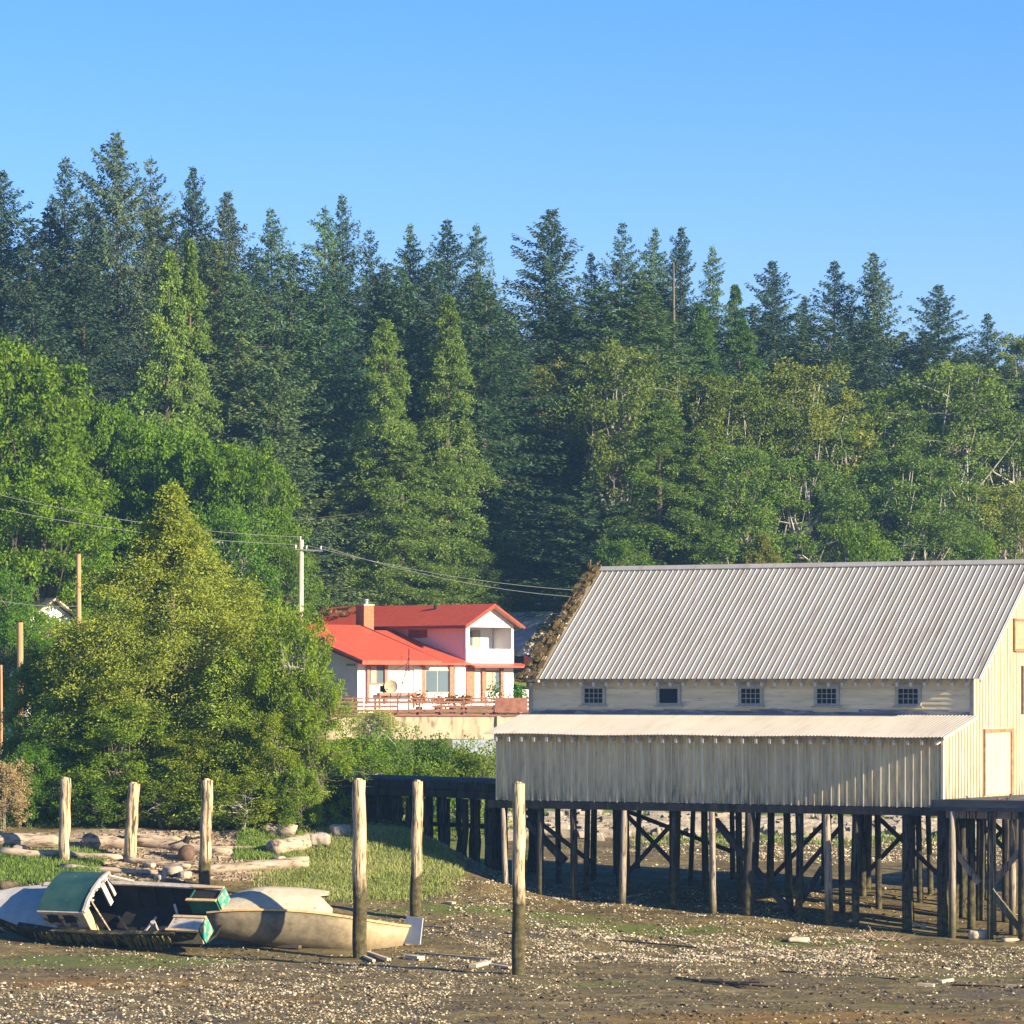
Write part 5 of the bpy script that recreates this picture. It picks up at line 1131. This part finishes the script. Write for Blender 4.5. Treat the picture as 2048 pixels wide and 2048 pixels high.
mb = MB(); mb.box(c0 - .02, c0 + .04, -1.02, 1.02, .0, .85); mb.build('cabin_front', M['boatwhite'], wr)
mb = MB(); mb.box(c1 - .05, c1 + .02, -1.12, -.72, -.45, .80); mb.build('door_post', M['ply'], wr)
mb = MB(); mb.box(c1 - .04, c1 + .03, .45, .7, -.3, .95); mb.box(c1 - .04, c1 + .03, .9, 1.05, -.2, .82); mb.build('door_post', M['gunwale'], wr)
mb = MB(); mb.beam((c1 + .1, -.5, .9), (c1 + .6, -.8, -.5), .05, .05); mb.build('door_post', M['drift'], wr)
mb = MB(); mb.beam((c1 + .1, .95, .85), (c1 + .9, 1.28, .25), .08, .1); mb.build('loose_plank', M['gunwale'], wr)
mb = MB(); mb.box(.3, 4.6, -1.0, 1.0, -.95, -.88); mb.build('cabin_sole', M['inside'], wr)
mb = MB(); mb.tube([(2.4, -.6, -.85), (2.55, -.55, -.1)], [.22, .10], n=8); mb.build('engine_box', M['stone'], wr)
r3 = random.Random(12)
for i in range(7):
    mb = MB(); x = r3.uniform(.6, 3.6); p = Vector((x, r3.uniform(-.9, .6), -.86)); mb.beam(p, p + Vector((r3.uniform(-.7, .7), r3.uniform(.2, .9), r3.uniform(.02, .5))), .09, .04); mb.build('broken_plank', M['gunwale' if i % 2 else 'inside'], wr)
for x in (.9, 1.7, 2.5, 3.3):
    mb = MB(); mb.beam((x, 1.28, -.03), (x, 1.02, -.8), .07, .06); mb.build('rib', M['inside'], wr)
# stern quarters
for s, nm in ((1, 'stern_quarter'), (-1, 'stern_quarter')):
    ya, yb = sorted((s * .45, s * 1.22)); x0 = 3.7 if s > 0 else 3.6
    mb = MB(); mb.box(x0, 5.0, ya, ya + .06, -.55, .12); mb.box(x0, 5.0, yb - .06, yb, -.55, .12); mb.box(x0, x0 + .06, ya + .06, yb - .06, -.55, .1); mb.m = 1; mb.box(x0 + .07, 4.93, ya + .061, yb - .061, -.5, .06)
    q = mb.build(nm, [M['deep'] if s > 0 else M['ply'], M['inside']], wr)
    mb = MB(); mb.box(4.97, 5.05, ya + .1, yb + .02, -.60, .13); mb.build('transom', M['aqua'], q)
    mb = MB(); mb.box(x0 - .04, 5.02, ya - .04, ya + .08, .125, .18); mb.box(x0 - .04, 5.02, yb - .08, yb + .04, .125, .18); mb.build('coaming', M['ply'], q)
    if s < 0: mb = MB(); mb.box(x0, 4.95, ya + .09, yb - .09, .08, .14); mb.build('locker_lid', M['gunwale'], q)
# hanging weed
mb = MB(); r4 = random.Random(4)
for i in range(90):
    x = r4.uniform(-2.5, 3.8); L_ = r4.uniform(.1, .6) * (1.5 if 1.5 < x < 3.2 else 1); p = Vector((x, -1.46, r4.uniform(-.15, .05)))
    mb.beam(p, p + Vector((r4.uniform(-.08, .08), r4.uniform(.0, .03) , -L_)), r4.uniform(.02, .09), .02)
M['weed'] = mottled('rockweed', (.10, .10, .03), (.22, .19, .05), 5); mb.build('hanging_weed', M['weed'], wr)

# ------------------------------------------------------------ overturned cream hull
bh = thing('derelict_cream_hull', 'derelict cream boat hull lying on its side with broken white deck', 'boat', (XofPx(625, 154.5), 154.5, 1.80), (R(12), 0, R(7)))
st2 = []
for i in range(17):
    t = i / 16; x = lerp(-4.1, 3.85, t)
    b = 1.3 * math.sin(math.pi * min(1, (t + .06) / .5) / 2) ** .45 if t < .6 else 1.3 * (1 - .55 * ((t - .6) / .4) ** 2.2)
    d = 1.9 * (math.sin(math.pi * min(1, (t + .1) / .6) / 2) ** .5) * (1 if t < .75 else 1 - .22 * ((t - .75) / .25) ** 2)
    sh = .42 * math.sin(math.pi * min(1, t * 1.05)) ** .8 * (1 - t * .55) - .62 * t ** 2.2
    st2.append((x, b, d, sh))
def sec2(x, b, d, sh):
    out = []
    for k in range(15):
        a = math.pi * (k / 14); ca_ = max(0, math.cos(a)); tt_ = min(1, max(0, (x - .1) / .8))
        out.append((x, math.cos(a) * b * (1 + .30 * math.sin(a)) * (1 - .25 * ca_ * tt_), sh - d * math.sin(a) ** .85 - .85 * ca_ ** .5 * tt_ * (1 - math.sin(a) ** .85)))
    return out
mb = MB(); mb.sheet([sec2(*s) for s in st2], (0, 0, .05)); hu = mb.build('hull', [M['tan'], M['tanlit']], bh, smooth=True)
mb = MB()
for s0, s1 in zip(st2[:-1], st2[1:]): mb.beam((s0[0], -s0[1], s0[3] + .02), (s1[0], -s1[1], s1[3] + .02), .10, .07)
mb.build('lit_sheer_edge', M['ply'], bh)  # ochre strip puts the sunlit sheer edge into colour
# broken cambered deck
mb = MB(); rows = []
r5 = random.Random(6); js = [r5.uniform(-.35, .25) for _ in range(13)]
for i in range(12):
    t = i / 11; row = []
    for k in range(13):
        v = -1 + 2 * k / 12; xe = .55 + js[k]; x = lerp(-3.9, xe, t); tt = (x + 4.1) / 7.95
        b = 1.3 * math.sin(math.pi * min(1, (tt + .06) / .5) / 2) ** .45; sh = .42 * math.sin(math.pi * min(1, tt * 1.05)) ** .8 * (1 - tt * .55) - .62 * max(tt, 0) ** 2.2
        row.append((x, v * b * .97, sh + .05 + .50 * (1 - v * v) * min(1, t * 2.2 + .1)))
    rows.append(row)
mb.sheet(rows, (0, 0, -.06)); mb.build('broken_deck', M['cream'], bh)
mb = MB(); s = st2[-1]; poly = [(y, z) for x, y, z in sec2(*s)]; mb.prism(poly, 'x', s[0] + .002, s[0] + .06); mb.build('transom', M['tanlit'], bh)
mb = MB(); mb.box(s[0] - .55, s[0] + .10, -1.0 - .02, -.62, s[3] - 1.25, s[3] - .7); hl = mb.build('broken_hole', M['rust'], bh)
# grey sheet leaning on the stern
mb = MB(); c = P(822, 1868, 154.8); zg = G(c.x, c.y); mb.hexa([(-.38, 0, 0), (.42, .05, 0), (.42, .10, 0), (-.38, .05, 0), (-.42, .25, 1.05), (.36, .3, 1.0), (.36, .35, 1.0), (-.42, .30, 1.05)])
o = mb.build('metal_sheet', M['grey']); o.location = (c.x, 154.2, zg + .05); o.rotation_euler = (0, 0, R(-38)); tag(o, 'flat grey sheet leaning against the stern of the cream hull', 'sheet')

# ------------------------------------------------------------ driftwood, rocks, debris
LG = 'bleached driftwood logs on the beach'
def log(pa, pb, r0, r1, label, mat='drift', name='driftwood_log', group=LG, lift=.6, wob=.18, n=12):
    a = GP(*pa) if not isinstance(pa, Vector) else pa; b = GP(*pb) if not isinstance(pb, Vector) else pb
    a.z += r0 * lift; b.z += r1 * lift; mb = MB(); k = 8
    pts = [a.lerp(b, i / (k - 1)) + Vector((0, .06 * math.sin(i * 1.7 + pa[0]), .04 * math.sin(i * 2.3))) * min(1, r0 * 4) for i in range(k)]
    mb.tube([p - a for p in pts], [lerp(r0, r1, i / (k - 1)) for i in range(k)], n=n, wob=wob, rnd=rw_); o = mb.build(name, M[mat], smooth=False); o.data.shade_smooth(); o.location = a
    tag(o, label, 'log' if name == 'driftwood_log' else name.split('_')[-1], group); return o
log((-30, 1692), (128, 1694), .38, .30, 'long pale log left of the leftmost tall pile')
log((172, 1694), (272, 1698), .36, .24, 'log with a hollow dark end between the first two tall piles')
log((262, 1690), (462, 1712), .27, .16, 'long bleached log behind the third tall pile')
log((250, 1680), (360, 1688), .18, .12, 'thin pale log lying behind the long bleached log')
log((-10, 1712), (250, 1722), .20, .14, 'low flat log stretched across the beach at left')
log((120, 1740), (330, 1752), .14, .10, 'thin log just behind the green cabin roof')
log((250, 1725), (380, 1738), .15, .12, 'short log near the foot of the second tall pile')
log((400, 1748), (618, 1736), .20, .32, 'long log with a splayed end in front of the marsh grass')
log((545, 1712), (628, 1694), .42, .34, 'thick short stump of a log left of the marsh grass')
log((530, 1668), (590, 1676), .28, .36, 'reddish log end lying under the bushes', 'drift')
log((430, 1698), (560, 1704), .10, .08, 'slender stick across the sandy patch behind the log stump')
log((0, 1780), (34, 1772), .22, .12, 'dark broken log at the left edge beside the bow', 'driftdark')
DB = 'planks and scraps on the mud'
def plank(pa, pb, w_, h, label, mat='drift', lift=.03):
    a, b = GP(*pa), GP(*pb); m0 = (a + b) / 2; mb = MB(); mb.beam(a - m0 + Vector((0, 0, lift)), b - m0 + Vector((0, 0, lift + .02)), w_, h); o = mb.build('plank', M[mat]); o.location = m0; tag(o, label, 'plank', DB)
plank((835, 1908), (985, 1922), .14, .09, 'long thin plank right of the cream hull stern')
plank((818, 1918), (842, 1922), .3, .16, 'short thick block below the cream hull stern', 'foam', .08)
plank((732, 1908), (778, 1924), .16, .1, 'yellow splintered board right of the pile in front of the hull', 'foam', .06)
plank((725, 1915), (748, 1926), .12, .08, 'small splinter beside the pile foot in front of the hull', 'foam', .05)
plank((842, 1853), (890, 1858), .1, .06, 'thin stick on the mud behind the cream hull')
plank((945, 1936), (975, 1930), .3, .12, 'pale scrap left of the nearest tall pile', 'foam', .06)
plank((535, 1895), (600, 1900), .3, .12, 'flat brown board under the cream hull', 'driftdark', .08)
plank((980, 1930), (1020, 1938), .12, .06, 'thin pale strip at the foot of the nearest tall pile', 'foam')
plank((893, 1808), (908, 1810), .25, .08, 'small pale chip on the mud left of the nearest tall pile', 'foam', .05)
plank((1230, 1882), (1395, 1898), .10, .05, 'long dark stick in the shell bed', 'driftdark')
plank((1560, 1945), (1800, 1962), .10, .05, 'long dark plank edge in the mud at right', 'driftdark')
plank((1905, 1972), (2060, 1978), .14, .06, 'dark stick at the lower right edge', 'driftdark')
plank((1836, 1972), (1868, 1976), .2, .10, 'pale flat scrap at lower right', 'foam', .05)
plank((1880, 1968), (1904, 1964), .16, .10, 'second pale scrap just right of the flat scrap', 'foam', .05)
plank((2014, 1975), (2042, 1977), .16, .08, 'bleached scrap at the lower right corner', 'foam', .05)
plank((1730, 1778), (1772, 1780), .16, .08, 'bleached board on the sunlit mud under the warehouse', 'foam', .05)
plank((1010, 1868), (1040, 1872), .1, .04, 'small dark board near the nearest tall pile', 'driftdark')
# dark branch lying in the foreground
a = GP(1350, 1958); mb = MB()
for i in range(16):
    s_ = Vector((i * .16 + rw_.uniform(-.2, .2), -i * .25 + rw_.uniform(-.4, .4), rw_.uniform(0, .08))); mb.beam(s_, s_ + Vector((rw_.uniform(.4, 1.1), rw_.uniform(-1.4, -.3), rw_.uniform(-.02, .05))), .07, .06)
o = mb.build('sunken_branch', M['driftdark']); o.location = a; tag(o, 'black waterlogged branch lying in the foreground mud', 'branch')
# brush pile and foam blocks
a = GP(1755, 1880); mb = MB()
for i in range(90):
    s_ = Vector((rw_.gauss(0, .7), rw_.gauss(0, .8), .02)); mb.tube([s_, s_ + Vector((rw_.uniform(-.45, .45), rw_.uniform(-.3, .3), abs(rw_.gauss(0, .16)) + .02))], [.016, .008], n=4)
o = mb.build('stick_pile', M['wrack']); o.location = a; tag(o, 'tangled heap of dry sticks on the mud before the warehouse', 'sticks')
def lump(px, py, sx, sy, sz, label, mat='foam', name='foam_block', cat='float', rot=0, seed=1):
    r = random.Random(seed * 7 + 3); a = GP(px, py); import bmesh; bm = bmesh.new(); bmesh.ops.create_icosphere(bm, subdivisions=3, radius=1)
    for v in bm.verts:
        c = v.co; q = Vector([math.copysign(abs(t) ** .55, t) for t in c]); n_ = 1 + .10 * math.sin(c.x * 5 + seed) * math.cos(c.y * 4 + seed * 2) + r.uniform(-.03, .03); v.co = Vector((q.x * sx, q.y * sy, q.z * sz)) * n_
    me_ = bpy.data.meshes.new(name); bm.to_mesh(me_); bm.free(); me_.materials.append(M[mat]); me_.shade_smooth(); o = link(name, me_); o.location = a + Vector((0, 0, sz * .75)); o.rotation_euler = (0, 0, rot); tag(o, label, cat)
lump(1957, 1878, .40, .3, .2, 'cream oblong float between the dock piles', seed=2)
lump(1596, 1884, .42, .35, .11, 'pale broken slab of foam in front of the wharf', seed=3)
lump(1822, 1856, .25, .2, .10, 'white scrap of foam under the wharf', 'cream', seed=4)
lump(1847, 1858, .12, .12, .13, 'small white round float under the wharf', 'cream', seed=5)
lump(2020, 1884, .35, .2, .08, 'pale flat chunk right of the dock piles', 'cream', seed=6)
RK = 'rocks on the beach'
for i, (px, py, s_, lab) in enumerate(((640, 1690, .5, 'dark rock in the shadow of the trestle end'), (680, 1672, .45, 'grey upright rock beside the trestle end'), (345, 1752, .35, 'dark rock pile stone behind the wreck'), (370, 1758, .28, 'weedy stone left of the third tall pile'), (320, 1760, .22, 'small weedy stone behind the wreck'), (300, 1738, .2, 'flat grey stone near the second tall pile'), (40, 1705, .3, 'dark boulder at the end of the long pale log'), (560, 1726, .22, 'dark stone below the log stump'))):
    lump(px, py, s_ * rw_.uniform(.8, 1.3), s_, s_ * .6, lab, 'stone', 'rock', 'rock', rw_.uniform(0, 3), i + 11)
# riprap: uncountable stones along the bank
mb = MB(); r8 = random.Random(8)
for i in range(1500):
    x = r8.uniform(-1, 34); Y = r8.gauss(206, 2.2); z = G(x, Y); s_ = r8.uniform(.12, .5); c = Vector((x, Y, z + s_ * .3)); vs = []
    for (a, b, d) in ((-1, -1, -1), (1, -1, -1), (1, 1, -1), (-1, 1, -1), (-1, -1, 1), (1, -1, 1), (1, 1, 1), (-1, 1, 1)): vs.append(c + Vector((a * s_ * r8.uniform(.5, 1.1), b * s_ * r8.uniform(.5, 1), d * s_ * r8.uniform(.3, .7))))
    mb.hexa(vs)
tag(mb.build('riprap', M['stone']), 'band of pale broken stones along the shore bank', 'rocks', kind='stuff')
mb = MB()
for i in range(3000):
    x = r8.gauss(-13.5, 3); Y = r8.uniform(169, 176); z = G(x, Y); s_ = r8.uniform(.04, .14); c = Vector((x, Y, z + s_ * .2)); a_ = r8.uniform(0, 3)
    mb.beam(c, c + Vector((math.cos(a_), math.sin(a_), 0)) * s_ * r8.uniform(1, 5), s_ * .6, s_ * .5)
tag(mb.build('beach_wrack', M['wrack']), 'scattered bleached sticks and cobbles on the beach behind the wreck', 'wrack', kind='stuff')
# rusted float with iron arms
a = GP(372, 1722); rb = thing('mooring_float', 'brown rusty float with dark iron arms left of the third tall pile', 'float', a)
mb = MB(); mb.tube([(-.25, 0, 0), (-.05, 0, .2), (.15, 0, .42), (.25, 0, .6)], [.2, .36, .34, .12], n=14); mb.build('float_body', M['rust'], rb, smooth=True)
mb = MB(); mb.tube([(0, -.1, .72), (.1, -.1, 1.02)], [.14, .12], n=8); mb.beam((-.75, -.1, .65), (.05, -.1, .9), .1, .08); mb.beam((.05, -.1, .9), (1.0, -.1, 1.0), .1, .08); mb.build('iron_arm', M['black'], rb)
# ------------------------------------------------------------ thin air between the viewer and the forest
mb = MB(); mb.box(-1750, 1750, -260, 3100, -6, 62)
hm = bpy.data.materials.new('haze_air'); hm.use_nodes = True; hn = hm.node_tree.nodes; hl_ = hm.node_tree.links
hn.remove(hn['Principled BSDF']); pv = hn.new('ShaderNodeVolumePrincipled'); pv.inputs['Color'].default_value = (.30, .62, 1, 1)
pv.inputs['Density'].default_value = .00018; pv.inputs['Anisotropy'].default_value = .1
hl_.new(pv.outputs[0], hn['Material Output'].inputs['Volume'])
tag(mb.build('haze', hm), 'thin blue haze between the viewer and the forest', 'haze', kind='stuff')
